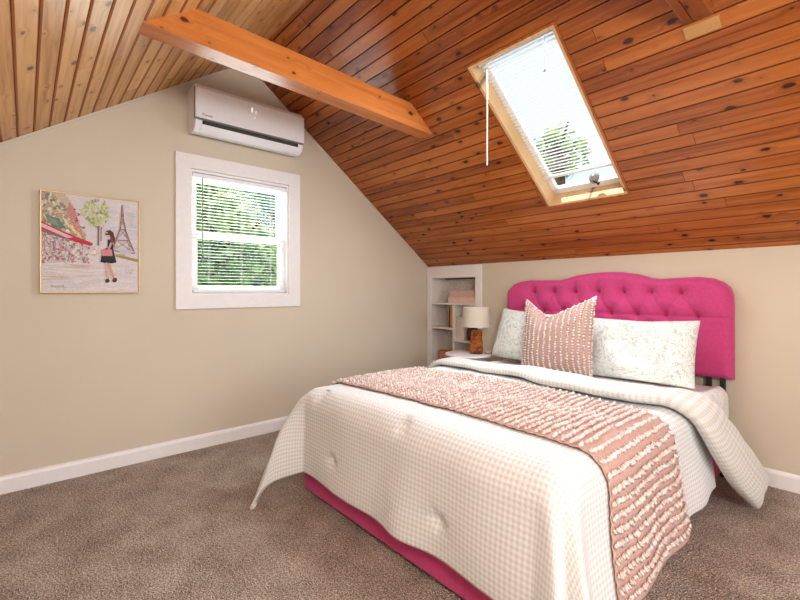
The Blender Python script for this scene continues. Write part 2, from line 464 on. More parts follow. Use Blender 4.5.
# board ceilings
SKY = (1.700, 2.238, .8005, 1.940)         # x0 x1 w0 w1 of the skylight well
def boards(name, P, W, pitch, phase, mat, hole=None, seed=3, gw=.0036, gd=.0042, joint=(3.2, 6.5)):
    rnd = random.Random(seed); b = MB()
    k0 = math.floor((0 - phase)/pitch)
    w = phase + k0*pitch
    while w < W:
        lo, hi = max(w, 0), min(w + pitch, W)
        full = (w, w + pitch)
        w += pitch
        if hi - lo < .004: continue
        # cut along the length into boards with a butt joint here and there
        cuts = [0.0]; x = rnd.uniform(.2, 3.6)
        while x < RX - .3: cuts.append(x); x += rnd.uniform(*joint)
        cuts.append(RX)
        bands = [(lo, hi)]
        if hole:
            e = sorted({lo, hi, *[h for h in (hole[2], hole[3]) if lo < h < hi]})
            bands = list(zip(e[:-1], e[1:]))
        for i in range(len(cuts) - 1):
            r1, r2 = rnd.random(), rnd.random()
            for (a, c) in bands:
                xs = [(cuts[i], cuts[i+1])]
                if hole and a >= hole[2]-1e-6 and c <= hole[3]+1e-6:
                    xs = [(p, q) for p, q in ((cuts[i], min(cuts[i+1], hole[0])), (max(cuts[i], hole[1]), cuts[i+1])) if q - p > .002]
                for (x0, x1) in xs:
                    g0 = .0009 if x0 == cuts[i] and i else 0
                    g1 = .0009 if x1 == cuts[i+1] and i < len(cuts)-2 else 0
                    x0 += g0; x1 -= g1
                    prof = []
                    e0, e1 = abs(a - full[0]) < 1e-6, abs(c - full[1]) < 1e-6
                    prof += [(a + (.0016 if e0 else 0), .016)]
                    prof += [(a + .0016, gd), (a + gw, 0)] if e0 else [(a, 0)]
                    prof += [(c - gw, 0), (c - .0016, gd)] if e1 else [(c, 0)]
                    prof += [(c - (.0016 if e1 else 0), .016)]
                    if prof[2][0] > prof[-3][0] and e0 and e1: continue
                    n = len(prof)
                    vs = [P(x0, ww, d) for ww, d in prof] + [P(x1, ww, d) for ww, d in prof]
                    uv = [(x0, ww) for ww, d in prof] + [(x1, ww) for ww, d in prof]
                    fs = [(j, (j+1) % n, n + (j+1) % n, n + j) for j in range(n)] + [tuple(range(n)), tuple(range(n, 2*n))]
                    o_ = len(b.mi); b.add(vs, fs, uv, (r1, r2))
                    for j in range(n):
                        da, dc = prof[j][1], prof[(j+1) % n][1]
                        if da > .001 or dc > .001: b.mi[o_+j] = 1
    return tag(b.build(name, mat), kind='structure')
boards('ceiling', PR, WR, .0791, 1.449 % .0791, [M['pine_red'], M['groove']], SKY, 11)
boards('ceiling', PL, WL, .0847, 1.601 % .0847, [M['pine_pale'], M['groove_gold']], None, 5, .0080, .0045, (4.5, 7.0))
# roof deck above the boards
def slab(name, P, pieces, d0, d1):
    b = MB()
    for x0, x1, w0, w1 in pieces:
        b.add([P(x, w, d) for d in (d0, d1) for x, w in ((x0, w0), (x1, w0), (x1, w1), (x0, w1))],
              [(0,1,2,3),(4,5,6,7),(0,1,5,4),(1,2,6,5),(2,3,7,6),(3,0,4,7)])
    return tag(b.build(name, M['roof']), kind='structure')
x0, x1, w0, w1 = SKY
slab('roof_deck', PR, [(-.3, x0, -.02, WR+.25), (x1, RX+.3, -.02, WR+.25), (x0, x1, -.02, w0), (x0, x1, w1, WR+.25)], .017, .12)
slab('roof_deck', PL, [(-.3, RX+.3, -.02, WL+.25)], .017, .12)
# thin painted bead where the gable wall meets the boards
b = MB()
for P, W in ((PR, WR), (PL, WL)):
    b.add([P(x, w, d) for x in (0, .008) for w, d in ((.02, -.001), (W-.005, -.001), (W-.005, -.014), (.02, -.014))],
          [(0,1,2,3),(4,5,6,7),(0,1,5,4),(1,2,6,5),(2,3,7,6),(3,0,4,7)])
tag(b.build('trim_1', M['wall']), kind='structure')

# ----------------------------------------------------------------- gable window
y0, y1, z0, z1 = WIN
w = empty('window_1'); tag(w, kind='structure'); del w['base']
def frame_rect(b, ya, yb, za, zb, t, xa, xb, tb=None):
    """rectangular ring in the yz plane with bar width t (tb = bottom)"""
    tb = tb or t
    b.box((xa, ya, za), (xb, ya+t, zb)); b.box((xa, yb-t, za), (xb, yb, zb))
    b.box((xa, ya+t, zb-t), (xb, yb-t, zb)); b.box((xa, ya+t, za), (xb, yb-t, za+tb))
b = MB(); frame_rect(b, -2.510, -1.548, 1.018, 2.130, .100, 0, .020); b.build('casing', M['trim'], w)
b = MB(); frame_rect(b, y0-.005, y1+.005, z0-.005, z1+.005, .018, -.12, .004); b.build('jamb', M['trim'], w)
zm = 1.560
b = MB(); frame_rect(b, y0+.013, y1-.013, zm-.02, z1-.013, .050, -.105, -.075); b.build('sash', M['trim'], w, bevel=.003)
b = MB(); frame_rect(b, y0+.013, y1-.013, z0+.013, zm+.025, .050, -.075, -.045, .055); b.build('sash', M['trim'], w, bevel=.003)
b = MB(); b.box((-.092, y0+.055, zm), (-.088, y1-.055, z1-.055)); b.build('pane', M['glass'], w)
b = MB(); b.box((-.062, y0+.055, z0+.06), (-.058, y1-.055, zm)); b.build('pane', M['glass'], w)
b = MB(); b.box((-.045, -2.06, zm+.018), (-.028, -2.0, zm+.028)); b.build('sash_lock', M['trim'], w, bevel=.003)

t = thing('window_blind', (-.02, -2.03, z0+.02), 'white mini blind hanging inside the gable wall window', 'blind')
ya, yb = y0+.020, y1-.020
b = MB(); b.box((-.036, ya, z1-.046), (-.004, yb, z1-.016)); b.build('headrail', M['ac'], t, bevel=.003)
b = MB()
zz = z1-.060
while zz > z0+.045:
    a = R(-3)
    for k in range(4):
        pass
    prof = [(-.0125 + .025*k/4, .0022*(1-(k/2-1)**2)) for k in range(5)]
    vs = [(-.022 + c*cos(a) - h*sin(a), yy, zz + c*sin(a) + h*cos(a)) for yy in (ya+.004, yb-.004) for c, h in prof]
    b.add(vs, [(k, k+1, 6+k, 5+k) for k in range(4)])
    zz -= .0235
b.build('slats', M['slat'], t, smooth=True, fix=False)
b = MB(); b.box((-.034, ya+.002, z0+.022), (-.010, yb-.002, z0+.040)); b.build('bottom_rail', M['ac'], t, bevel=.003)
for yy in (ya+.12, (ya+yb)/2, yb-.12):
    b = MB()
    for dx in (-.0125, .0125): b.tube([(-.022+dx, yy, z1-.05), (-.022+dx, yy, z0+.035)], .0008, 5)
    b.build('ladder_cord', M['cord'], t)
b = MB(); b.tube([(.002, ya+.065, z1-.045), (.003, ya+.066, 1.36)], .0042, 8); b.build('tilt_wand', M['wand_dark'], t)

# ----------------------------------------------------------------- skylight
s = empty('window_2'); tag(s, kind='structure'); del s['base']
x0, x1, w0, w1 = SKY
def rbox(b, xa, xb, wa, wb, da, db):
    b.add([PR(x, ww, d) for d in (da, db) for x, ww in ((xa, wa), (xb, wa), (xb, wb), (xa, wb))],
          [(0,1,2,3),(4,5,6,7),(0,1,5,4),(1,2,6,5),(2,3,7,6),(3,0,4,7)],
          [(ww, x) for d in (da, db) for x, ww in ((xa, wa), (xb, wa), (xb, wb), (xa, wb))], (.4, .5))
th = .016
for nm, q in (('side_jamb', (x0, x0+th, w0, w1)), ('side_jamb', (x1-th, x1, w0, w1)), ('head_jamb', (x0+th, x1-th, w0, w0+th)), ('sill_board', (x0+th, x1-th, w1-th, w1))):
    b = MB(); rbox(b, *q, -.004, .15); b.build(nm, M['pale_wood'], s)
b = MB()
for q in ((x0-.012, x0, w0-.012, w1+.012), (x1, x1+.012, w0-.012, w1+.012), (x0, x1, w0-.012, w0), (x0, x1, w1, w1+.012)):
    rbox(b, *q, -.006, .002)
b.build('edge_trim', M['pine_red'], s)
b = MB()
for q in ((x0+th, x0+th+.035, w0+th, w1-th), (x1-th-.035, x1-th, w0+th, w1-th), (x0+th, x1-th, w0+th, w0+th+.035), (x0+th, x1-th, w1-th-.045, w1-th)):
    rbox(b, *q, .10, .135)
b.build('sash_frame', M['trim'], s)
b = MB(); rbox(b, x0+th+.03, x1-th-.03, w0+th+.03, w1-th-.03, .115, .119); b.build('pane', M['glass'], s)
# crank handle of the skylight
b = MB()
c = PR(2.045, 1.83, .062); n = (PR(0, 0, -1) - PR(0, 0, 0))
rot = n.to_track_quat('Z', 'Y').to_matrix().to_4x4(); mt = Matrix.Translation(c) @ rot
bb = MB(); bb.lathe([(.030, -.035), (.032, -.02), (.030, 0), (.024, .012), (.010, .016)], (0, 0, 0), 20)
bb.v = [tuple(mt @ Vector(v)) for v in bb.v]; cr = bb.build('crank_housing', M['chrome'], s, smooth=True)
bb = MB(); bb.tube([(0, 0, .012), (.02, -.008, .026), (.034, -.012, .026)], .005, 8); bb.lathe([(.004, 0), (.009, .004), (.009, .016), (.004, .02)], (.034, -.012, .022), 12)
bb.v = [tuple(mt @ Vector(v)) for v in bb.v]; bb.build('crank_handle', M['dark'], s, smooth=True)

t = thing('skylight_blind', tuple(PR(1.97, 1.4, .05)), 'white slatted blind fitted in the sloping skylight', 'blind')
xa, xb = x0+th+.012, x1-th-.006
DB = .068
b = MB(); rbox(b, xa, xb, w0+th+.002, w0+th+.032, DB-.018, DB+.018); b.build('headrail', M['slat'], t, bevel=.002)
b = MB(); ww = w0+th+.050
while ww < w1-th-.197:
    a = R(38)                                # the slats hang nearly level
    prof = [(-.0125 + .025*k/4, .0022*(1-(k/2-1)**2)) for k in range(5)]
    sag = .006*sin((ww-w0)/(w1-w0)*pi)
    vs = [PR(xx, ww + c*cos(a) - h*sin(a), DB - sag*0 + (c*sin(a) + h*cos(a))) for xx in (xa+.003, xb-.003) for c, h in prof]
    b.add(vs, [(k, k+1, 6+k, 5+k) for k in range(4)])
    ww += .0248
b.build('slats', M['slat'], t, smooth=True, fix=False)
b = MB(); rbox(b, xa, xb, w1-th-.192, w1-th-.176, DB-.012, DB+.012); b.build('bottom_rail', M['slat'], t, bevel=.002)
for xx in (xa+.10, xb-.10):
    b = MB(); b.tube([PR(xx, w0+th+.03, DB-.014), PR(xx, (w0+w1)/2, DB-.02), PR(xx, w1-th-.18, DB-.014)], .0009, 5)
    b.build('ladder_cord', M['cord'], t)
p = Vector((1.812, -1.335, 2.40)); b = MB(); b.tube([p, p + Vector((0, 0, -.54))], .0042, 8); b.build('tilt_wand', M['trim'], t)
p = PR(2.165, w0+.04, .018); b = MB(); b.tube([p, p + Vector((0, 0, -.16))], .0012, 6)
b.build('pull_cord', M['wand_dark'], t)
b = MB(); b.lathe([(.002, .022), (.005, .012), (.008, 0), (.002, -.003)], (p.x, p.y, p.z-.18), 12); b.build('cord_tassel', M['wand_dark'], t, smooth=True)

# ----------------------------------------------------------------- beams
def beam(label, x0, x1, ya, za, yb, zb, h, groove=False):
    t = thing('ceiling_beam', ((x0+x1)/2, (ya+yb)/2, (za+zb)/2), label, 'beam')
    b = MB(); c = .006
    prof = [(x0, h), (x0, c), (x0+c, 0)]
    if groove: prof += [(x0+.034, 0), (x0+.036, .006), (x0+.040, .006), (x0+.042, 0)]
    prof += [(x1-c, 0), (x1, c), (x1, h)]
    n = len(prof)
    per = [0]
    for i in range(1, n): per.append(per[-1] + hypot(prof[i][0]-prof[i-1][0], prof[i][1]-prof[i-1][1]))
    vs = [(x, ya, za + z) for x, z in prof] + [(x, yb, zb + z) for x, z in prof]
    uv = [(ya, p + .37) for p in per] + [(yb, p + .37) for p in per]
    fs = [(i, (i+1) % n, n + (i+1) % n, n + i) for i in range(n)] + [tuple(range(n)), tuple(range(n, 2*n))]
    b.add(vs, fs, uv, (.31 if not groove else .62, .55))
    b.build('timber', M['beam_dark' if groove else 'beam'], t)
    return t
beam('long orange timber beam crossing under the ridge above the air conditioner', 1.060, 1.180, -2.925, 2.317, -1.128, 2.258, .158)
M['beam_dark'] = wood_planks('dark_beam_pine', srgb(112, 56, 22), srgb(142, 76, 32), srgb(160, 92, 44), srgb(46, 20, 10), .35, .35)  # darker wood tone, partly the underside's shade put into the colour
t2 = beam('timber beam end at the top of the photo, right of the skylight', 2.728, 2.835, -2.90, 2.30, -1.150, 2.292, .17, True)
b = MB(); b.add([PR(x, ww, d) for d in (-.012, .002) for x, ww in ((2.726, 1.062), (2.852, 1.062), (2.852, 1.118), (2.726, 1.118))],
                [(0,1,2,3),(4,5,6,7),(0,1,5,4),(1,2,6,5),(2,3,7,6),(3,0,4,7)], [(0, 0)]*8, (.7, .8))
b.build('end_block', wood_planks('tan_block_wood', srgb(160, 110, 58), srgb(184, 136, 82), srgb(200, 156, 104), srgb(110, 70, 36), .5, .3), t2)

# ----------------------------------------------------------------- air conditioner
t = thing('air_conditioner', (.1, -2.02, 2.24), 'white split air conditioner mounted high on the wall above the window', 'air conditioner')
ya, yb = -2.432, -1.606
def yz_prism(prof, a, c): 
    b = MB(); b.prism(prof, a, c, lambda x, z, y: (x, y, z)); return b
b = yz_prism([(0, 2.285), (.06, 2.262), (.125, 2.258), (.170, 2.280), (.185, 2.315), (.185, 2.545), (.165, 2.580), (.10, 2.588), (0, 2.588)], ya+.004, yb-.004)
b.build('body', M['ac'], t, bevel=.006)
b = MB(); b.box((.180, ya, 2.338), (.204, yb, 2.548)); b.build('front_panel', M['ac'], t, bevel=.009)
b = MB(); b.box((.170, ya-.001, 2.336), (.181, yb+.001, 2.550)); b.build('panel_gap_shade', M['ac_grey'], t)  # grey plate stands in for the shadow line beside the front panel
b = MB(); b.box((.176, ya+.004, 2.328), (.198, yb-.004, 2.340)); b.build('panel_lip', M['ac_grey'], t, bevel=.002)
b = MB(); b.box((.165, ya+.05, 2.302), (.1875, yb-.05, 2.327)); b.build('air_outlet', M['dark'], t)
b = MB()
for k in range(2):
    b.box((.186, ya+.06, 2.309+.009*k), (.190, yb-.06, 2.3105+.009*k))
b.build('outlet_vanes', M['ac_grey'], t)
b = yz_prism([(.128, 2.256), (.172, 2.278), (.188, 2.300), (.185, 2.303), (.168, 2.283), (.126, 2.262)], ya+.045, yb-.045)
b.build('louvre', M['ac'], t, bevel=.002)
# lettering lower left and the lit digits
def seg_text(b, strokes, oy, oz, s, x, th, w=.5):
    for (a0, c0, a1, c1) in strokes:
        ya_, za_, yb_, zb_ = oy + a0*s*w, oz + c0*s, oy + a1*s*w, oz + c1*s
        d = Vector((0, yb_-ya_, zb_-za_)); l = d.length or 1e-6; d /= l; nn = Vector((0, -d.z, d.y))*th/2
        p, q = Vector((x, ya_, za_)) - d*th/2, Vector((x, yb_, zb_)) + d*th/2
        b.add([p+nn, q+nn, q-nn, p-nn, p+nn+Vector((.0012, 0, 0)), q+nn+Vector((.0012, 0, 0)), q-nn+Vector((.0012, 0, 0)), p-nn+Vector((.0012, 0, 0))],
              [(0,1,2,3),(4,5,6,7),(0,1,5,4),(1,2,6,5),(2,3,7,6),(3,0,4,7)])
G = {'P': [(0,0,0,1),(0,1,1,1),(1,1,1,.5),(1,.5,0,.5)], 'i': [(.5,0,.5,.6),(.5,.85,.5,.9)], 'o': [(0,0,0,.6),(0,.6,1,.6),(1,.6,1,0),(1,0,0,0)],
     'n': [(0,0,0,.6),(0,.6,1,.5),(1,.5,1,0)], 'e': [(1,0,0,0),(0,0,0,.6),(0,.6,1,.6),(1,.6,1,.3),(1,.3,0,.3)], 'r': [(0,0,0,.6),(0,.45,1,.6)]}
b = MB(); yy = -2.385
for ch in 'Pioneer':
    seg_text(b, G[ch], yy, 2.356, .014, .2035, .0022); yy += .0075 if ch == 'i' else .0105
b.build('lettering', M['print_grey'], t)
m, nt, bs = newmat('lit_digits'); bs.inputs['Emission Color'].default_value = (1, 1, 1, 1); bs.inputs['Emission Strength'].default_value = 1.1
for st, oy, oz, sz in (([(0,0,0,.45),(0,.55,0,1)], -2.040, 2.474, .030), ([(0,0,0,.45)], -2.010, 2.468, .034), ([(0,0,0,.25)], -2.020, 2.432, .030)):
    b = MB(); seg_text(b, st, oy, oz, sz, .2035, .005); b.build('display_digit', m, t)

# ----------------------------------------------------------------- painting
t = thing('framed_painting', (.015, -2.985, 1.135), 'square Paris street painting of a woman in black, thin gold frame', 'painting')
ya, yb, za, zb = -3.240, -2.730, 1.135, 1.744
b = MB(); frame_rect(b, ya, yb, za, zb, .008, 0, .034); b.build('frame', M['gold'], t, bevel=.0015)
b = MB(); rnd = random.Random(4)
W_, H_ = yb-ya-.016, zb-za-.016
lay = [0]
def PP(a, v): return (ya+.008+W_*a, zb-.008-H_*v)
def poly(pts, col, lift=None):
    lay[0] += 1
    x = .0262 + .000004*lay[0] if lift is None else lift
    b.add([(x, *PP(a, v)) for a, v in pts], [tuple(range(len(pts)))], col=srgb(*col)[:3])
def dab(a, v, ra, rv, col, ang=0.0, n=7):
    pts = []
    for k in range(n):
        th_ = 2*pi*k/n; r_ = rnd.uniform(.75, 1.2)
        x, y = ra*cos(th_)*r_, rv*sin(th_)*r_
        pts.append((min(.995, max(.005, a + x*cos(ang) - y*sin(ang))), min(.995, max(.005, v + x*sin(ang) + y*cos(ang)))))
    poly(pts, col)
def stroke(a0, v0, a1, v1, wd, col):
    d = hypot(a1-a0, v1-v0) or 1e-6; nx, ny = -(v1-v0)/d*wd/2, (a1-a0)/d*wd/2
    poly([(a0+nx, v0+ny), (a1+nx, v1+ny), (a1-nx, v1-ny), (a0-nx, v0-ny)], col)
b.box((.012, ya+.004, za+.004), (.026, yb-.004, zb-.004), col=srgb(222, 214, 216)[:3])
for k in range(60): dab(rnd.uniform(.45, 1), rnd.uniform(0, .55), .09, .012, rnd.choice([(214,208,216),(226,220,222),(206,206,218),(224,214,214)]), rnd.uniform(-.2, .2))
for k in range(80): dab(rnd.uniform(0, 1), rnd.uniform(.66, 1), .12, .010, rnd.choice([(226,216,214),(214,206,208),(220,206,196),(230,222,220)]), rnd.uniform(-.1, .1))
for k in range(10): dab(rnd.uniform(.1, .5), rnd.uniform(.72, .88), .14, .005, (206,186,170), rnd.uniform(-.06, .06))
# flower crowded facade at upper left
poly([(0,.0),(.22,.0),(.30,.10),(.42,.46),(.25,.40),(0,.30)], (206,192,170))
for k in range(750):
    a = rnd.uniform(0, .42)**1.0; v = rnd.uniform(.0, .50)
    if v < a*1.1 - .12 or a > .42: continue
    dab(a, v, rnd.uniform(.008, .024), rnd.uniform(.006, .018), rnd.choice([(196,170,120),(226,206,170),(150,140,120),(178,150,150),(232,226,214),(120,140,116),(206,160,150),(170,176,150)]), rnd.uniform(0, 3))
poly([(.26,.08),(.31,.14),(.36,.30),(.40,.42),(.33,.36),(.24,.20)], (206,140,136))
for k in range(16): dab(rnd.uniform(.27, .37), rnd.uniform(.14, .36), .010, .008, rnd.choice([(120,60,56),(226,170,160),(170,90,90)]))
for k in range(10): stroke(.20+.022*k, .24+.022*k, .24+.022*k, .32+.02*k, .010, rnd.choice([(232,206,140),(240,226,180),(196,160,100)]))
poly([(.03,.23),(.16,.26),(.24,.36),(.10,.35)], (108,134,116)); poly([(.05,.25),(.13,.27),(.17,.33),(.09,.32)], (136,156,134))
# striped awning
poly([(0,.30),(.22,.39),(.50,.49),(.48,.52),(.24,.46),(0,.38)], (196,62,84))
poly([(0,.315),(.20,.40),(.30,.44),(.24,.45),(0,.355)], (232,196,200)); poly([(0,.375),(.20,.445),(.24,.47),(0,.40)], (140,116,116))
stroke(.28, .47, .50, .505, .02, (210,40,66))
# terrace
poly([(0,.42),(.24,.48),(.44,.54),(.40,.66),(.2,.70),(0,.72)], (206,192,190))
for k in range(420):
    a = rnd.uniform(0, .46); v = rnd.uniform(.42, .70)
    if v < .40 + a*.28: continue
    dab(a, v, rnd.uniform(.006, .020), rnd.uniform(.005, .016), rnd.choice([(206,150,150),(176,190,196),(232,222,214),(150,130,130),(190,110,120),(220,200,160),(126,146,156),(236,214,216)]), rnd.uniform(0, 3))
for k in range(5): stroke(.03+.05*k, .46+.015*k, .03+.05*k, .60, .012, (170,162,166))
# tree
stroke(.560, .30, .556, .52, .018, (140,112,104)); stroke(.588, .30, .584, .46, .010, (150,120,108)); stroke(.56, .34, .50, .26, .008, (140,112,104)); stroke(.58, .34, .64, .24, .008, (140,112,104))
for k in range(90):
    th_ = rnd.uniform(0, 2*pi); r_ = sqrt(rnd.random())
    dab(.54 + .145*r_*cos(th_), .17 + .145*r_*sin(th_), rnd.uniform(.012, .03), rnd.uniform(.008, .02), rnd.choice([(176,186,96),(206,206,128),(140,158,90),(214,214,160),(150,166,130),(222,222,206)]), rnd.uniform(0, 3))
# lattice tower in the distance
tw = [(.815,.05),(.806,.20),(.790,.32),(.745,.44),(.70,.555)], [(.815,.05),(.826,.20),(.850,.32),(.895,.44),(.955,.575)]
for sd in tw:
    for (p0, p1) in zip(sd[:-1], sd[1:]): stroke(*p0, *p1, .016, (150,118,112))
for (p, q) in zip(*[s_[1:] for s_ in tw]): stroke(*p, *q, .012, (160,128,118))
for i in range(3):
    stroke(*tw[0][i+1], *tw[1][i+2], .007, (166,134,124)); stroke(*tw[1][i+1], *tw[0][i+2], .007, (166,134,124))
for k in range(70):
    v = rnd.uniform(.06, .54); hw = .004 + .12*max(0, (v-.12)/.43)**1.7
    dab(.818 + rnd.choice((-1, 1))*hw*rnd.uniform(.6, 1), v, .006, .006, rnd.choice([(190,160,140),(120,92,92),(210,180,160),(150,130,140)]))
for k in range(8): stroke(.86, .14+.02*k, .97, .15+.021*k, .003, (196,190,204))
dab(.86, .56, .10, .02, (206,196,220)); 
poly([(.74,.60),(.86,.615),(.995,.64),(.995,.67),(.86,.645),(.74,.62)], (168,150,92)); dab(.80, .60, .06, .012, (190,176,130))
# woman in a black dress
for k in range(18): dab(.52+rnd.uniform(-.03,.03), .57+rnd.uniform(-.06,.05), .016, .012, rnd.choice([(236,214,190),(220,180,150),(240,230,214)]))
poly([(.655,.44),(.705,.44),(.715,.52),(.70,.56),(.655,.55)], (44,40,62))
poly([(.64,.53),(.71,.53),(.745,.66),(.75,.685),(.66,.70),(.575,.685),(.60,.60)], (36,32,38))
for k in range(14): stroke(.59+.011*k, .60+.002*k, .585+.012*k, .67, .004, (70,66,76))
stroke(.70, .46, .66, .56, .022, (216,176,156))
poly([(.585,.555),(.70,.545),(.71,.615),(.59,.62)], (222,140,146)); stroke(.60, .556, .65, .53, .006, (206,110,120)); stroke(.69, .55, .65, .53, .006, (206,110,120))
dab(.655, .385, .030, .032, (222,184,166)); poly([(.63,.35),(.68,.335),(.715,.36),(.735,.43),(.725,.475),(.695,.45),(.68,.40),(.66,.37)], (92,58,52)); dab(.70, .44, .02, .03, (120,76,64))
stroke(.632, .385, .675, .382, .016, (36,30,34))
stroke(.640, .69, .662, .86, .024, (220,180,160)); stroke(.665, .69, .72, .85, .024, (214,172,152))
dab(.652, .885, .026, .024, (86,60,58), .6); dab(.735, .875, .030, .022, (86,60,58), -.6); stroke(.66, .86, .665, .90, .012, (86,60,58)); stroke(.725, .85, .74, .88, .014, (86,60,58))
for k in range(12): dab(.88+rnd.uniform(-.03,.05), .78+rnd.uniform(-.04,.04), .01, .004, (190,180,186))
# scribbled signature
sg = [(.09,.955),(.10,.93),(.11,.955),(.125,.945),(.135,.96),(.15,.94),(.16,.96),(.175,.945),(.19,.955),(.205,.93),(.21,.965),(.235,.955)]
for p, q in zip(sg[:-1], sg[1:]): stroke(*p, *q, .004, (150,140,146))
b.build('painted_canvas', M['paint'], t, fix=False)

# ----------------------------------------------------------------- built-in shelves
t = thing('built_in_shelves', (.37, .1, 0), 'white built-in shelves recessed in the back wall corner beside the lamp', 'shelves')
D = .24
b = MB(); b.box((.006, -.014, 0), (.069, .004, 1.403)); b.box((.668, -.014, 0), (.742, .004, 1.403)); b.box((.069, -.014, 1.283), (.668, .004, 1.403))
b.build('face_frame', M['trim'], t, bevel=.002)
b = MB(); b.box((.025, .002, 0), (.069, D, 1.30)); b.build('side_panel', M['shelf'], t)
b = MB(); b.box((.668, .002, 0), (.715, D, 1.30)); b.build('side_panel', M['shelf'], t)
b = MB(); b.box((.025, .002, 1.283), (.715, D, 1.30)); b.build('top_panel', M['shelf'], t)
b = MB(); b.box((.025, D, 0), (.715, D+.015, 1.30))
b = MB(); b.grid(lambda u, v: (.069+.599*u, D-.001, 1.283*v), 1, 1, lambda u, v: (u*.6, v*1.28)); b.build('back_panel', M['backpaper'], t)
b = MB(); b.box((.0, D, 0), (.74, D+.1, 1.40)); b.build('back_board', M['shelf'], t)
def shelf(xa, xb, z): 
    b = MB(); b.box((xa, -.010, z-.020), (xb, D-.002, z)); b.build('shelf', M['shelf'], t, bevel=.0015)
shelf(.069, .668, 1.022); shelf(.069, .372, .765); shelf(.396, .668, .648); shelf(.069, .372, .392); shelf(.396, .668, .30); shelf(.069, .668, .06)
b = MB(); b.box((.372, -.010, .06), (.396, D-.002, 1.003)); b.build('divider', M['shelf'], t, bevel=.0015)

def book(label, cover, lo, hi, spine, group):
    """spine: '-y' spine faces the room, '-x' etc; lo/hi outer box"""
    t = thing('book', ((lo[0]+hi[0])/2, (lo[1]+hi[1])/2, lo[2]), label, 'book', group)
    b = MB(); c = .003
    x0, y0, z0 = lo; x1, y1, z1 = hi
    if hi[2]-lo[2] < min(hi[0]-lo[0], hi[1]-lo[1]):          # lying flat
        b.box((x0, y0, z0), (x1, y1, z0+c)); b.box((x0, y0, z1-c), (x1, y1, z1)); b.box((x0, y0, z0+c), (x1, y0+c, z1-c))
        p = MB(); p.box((x0+.004, y0+c, z0+c), (x1-.004, y1-.004, z1-c))
    else:
        b.box((x0, y0, z0), (x0+c, y1, z1)); b.box((x1-c, y0, z0), (x1, y1, z1)); b.box((x0+c, y0, z0), (x1-c, y0+c, z1))
        p = MB(); p.box((x0+c, y0+c, z0+.004), (x1-c, y1-.004, z1-.005))
    b.build('cover', cover, t, bevel=.001); p.build('pages', M['pages'], t)
g = 'books in the built-in shelves'
book('thicker rose book lying flat at the bottom of the top shelf pair', M['book_blush'], (.285, .02, 1.0225), (.640, .20, 1.082), '-y', g)
book('rose book lying flat on top of another on the top shelf', M['book_rose'], (.305, .025, 1.0825), (.632, .195, 1.150), '-y', g)
book('dark brown book upright in the middle left compartment', M['book_dark'], (.285, .03, .7655), (.312, .20, .980), '-y', g)
book('gold book upright beside the divider in the middle left compartment', M['book_gold'], (.313, .02, .7655), (.365, .20, .985), '-y', g)
book('off-white book upright against the shelf divider, left of its twin', M['book_white'], (.402, .02, .6485), (.448, .19, .880), '-y', g)
book('off-white book upright between its taller twin and the dark vase', M['book_white'], (.450, .015, .6485), (.500, .19, .872), '-y', g)
b = MB(); b.lathe([(.030, 0), (.042, .03), (.046, .07), (.036, .13), (.022, .17), (.020, .19), (.026, .20)], (.560, .06, .6485), 24)
tag(b.build('vase', M['book_dark'], smooth=True), 'dark brown vase on the right shelf partly behind the lampshade', 'vase')
# small woven basket on the lower left shelf
t = thing('wicker_basket', (.22, .10, .392), 'rose tan woven basket on the lower left shelf compartment', 'basket')
b = MB()
for k in range(7):
    n_ = 40; z = .392 + .008 + .014*k; s_ = 1 + .02*k
    b.tube([(.225 + .115*s_*cos(2*pi*i/n_)*(1+.02*sin(i*4+k*pi)), .105 + .080*s_*sin(2*pi*i/n_)*(1+.02*sin(i*4+k*pi)), z) for i in range(n_+1)], .008, 6, False)
b.build('woven_side', M['basket'], t, smooth=True)
b = MB(); b.lathe([(.06, 0), (.07, .004)], (.225, .105, .393), 20); b.build('base', M['basket'], t)
b = MB(); b.tube([(.225+.13*cos(a_), .105+.09*sin(a_), .392+.104) for a_ in [2*pi*i/40 for i in range(41)]], .009, 6, False); b.build('rim', M['book_gold'], t, smooth=True)

# ----------------------------------------------------------------- side table and lamp
t = thing('side_table', (.83, -.32, 0), 'round white side table between the bed and the shelves', 'table')
cx, cy, zt = .845, -.325, .590
b = MB(); b.lathe([(.195, -.022), (.206, -.018), (.210, -.010), (.206, -.002), (.198, 0)], (cx, cy, zt), 48); b.build('table_top', M['trim'], t, auto=40)
b = MB(); b.lathe([(.150, -.085), (.150, -.022)], (cx, cy, zt), 40); b.build('apron', M['trim'], t, auto=40)
b = MB(); b.lathe([(.15, -.008), (.155, 0)], (cx, cy, .20), 32); b.build('lower_shelf', M['trim'], t, auto=40)
for k in range(4):
    a_ = pi/4 + k*pi/2; b = MB()
    b.tube([(cx+.135*cos(a_), cy+.135*sin(a_), zt-.03), (cx+.150*cos(a_), cy+.150*sin(a_), .25), (cx+.165*cos(a_), cy+.165*sin(a_), 0)], [.018, .015, .011], 12); b.build('leg', M['trim'], t, smooth=True)
t = thing('table_lamp', (.885, -.28, zt), 'table lamp with brown carved base and pale linen drum shade', 'lamp')
lx, ly = .896, -.285
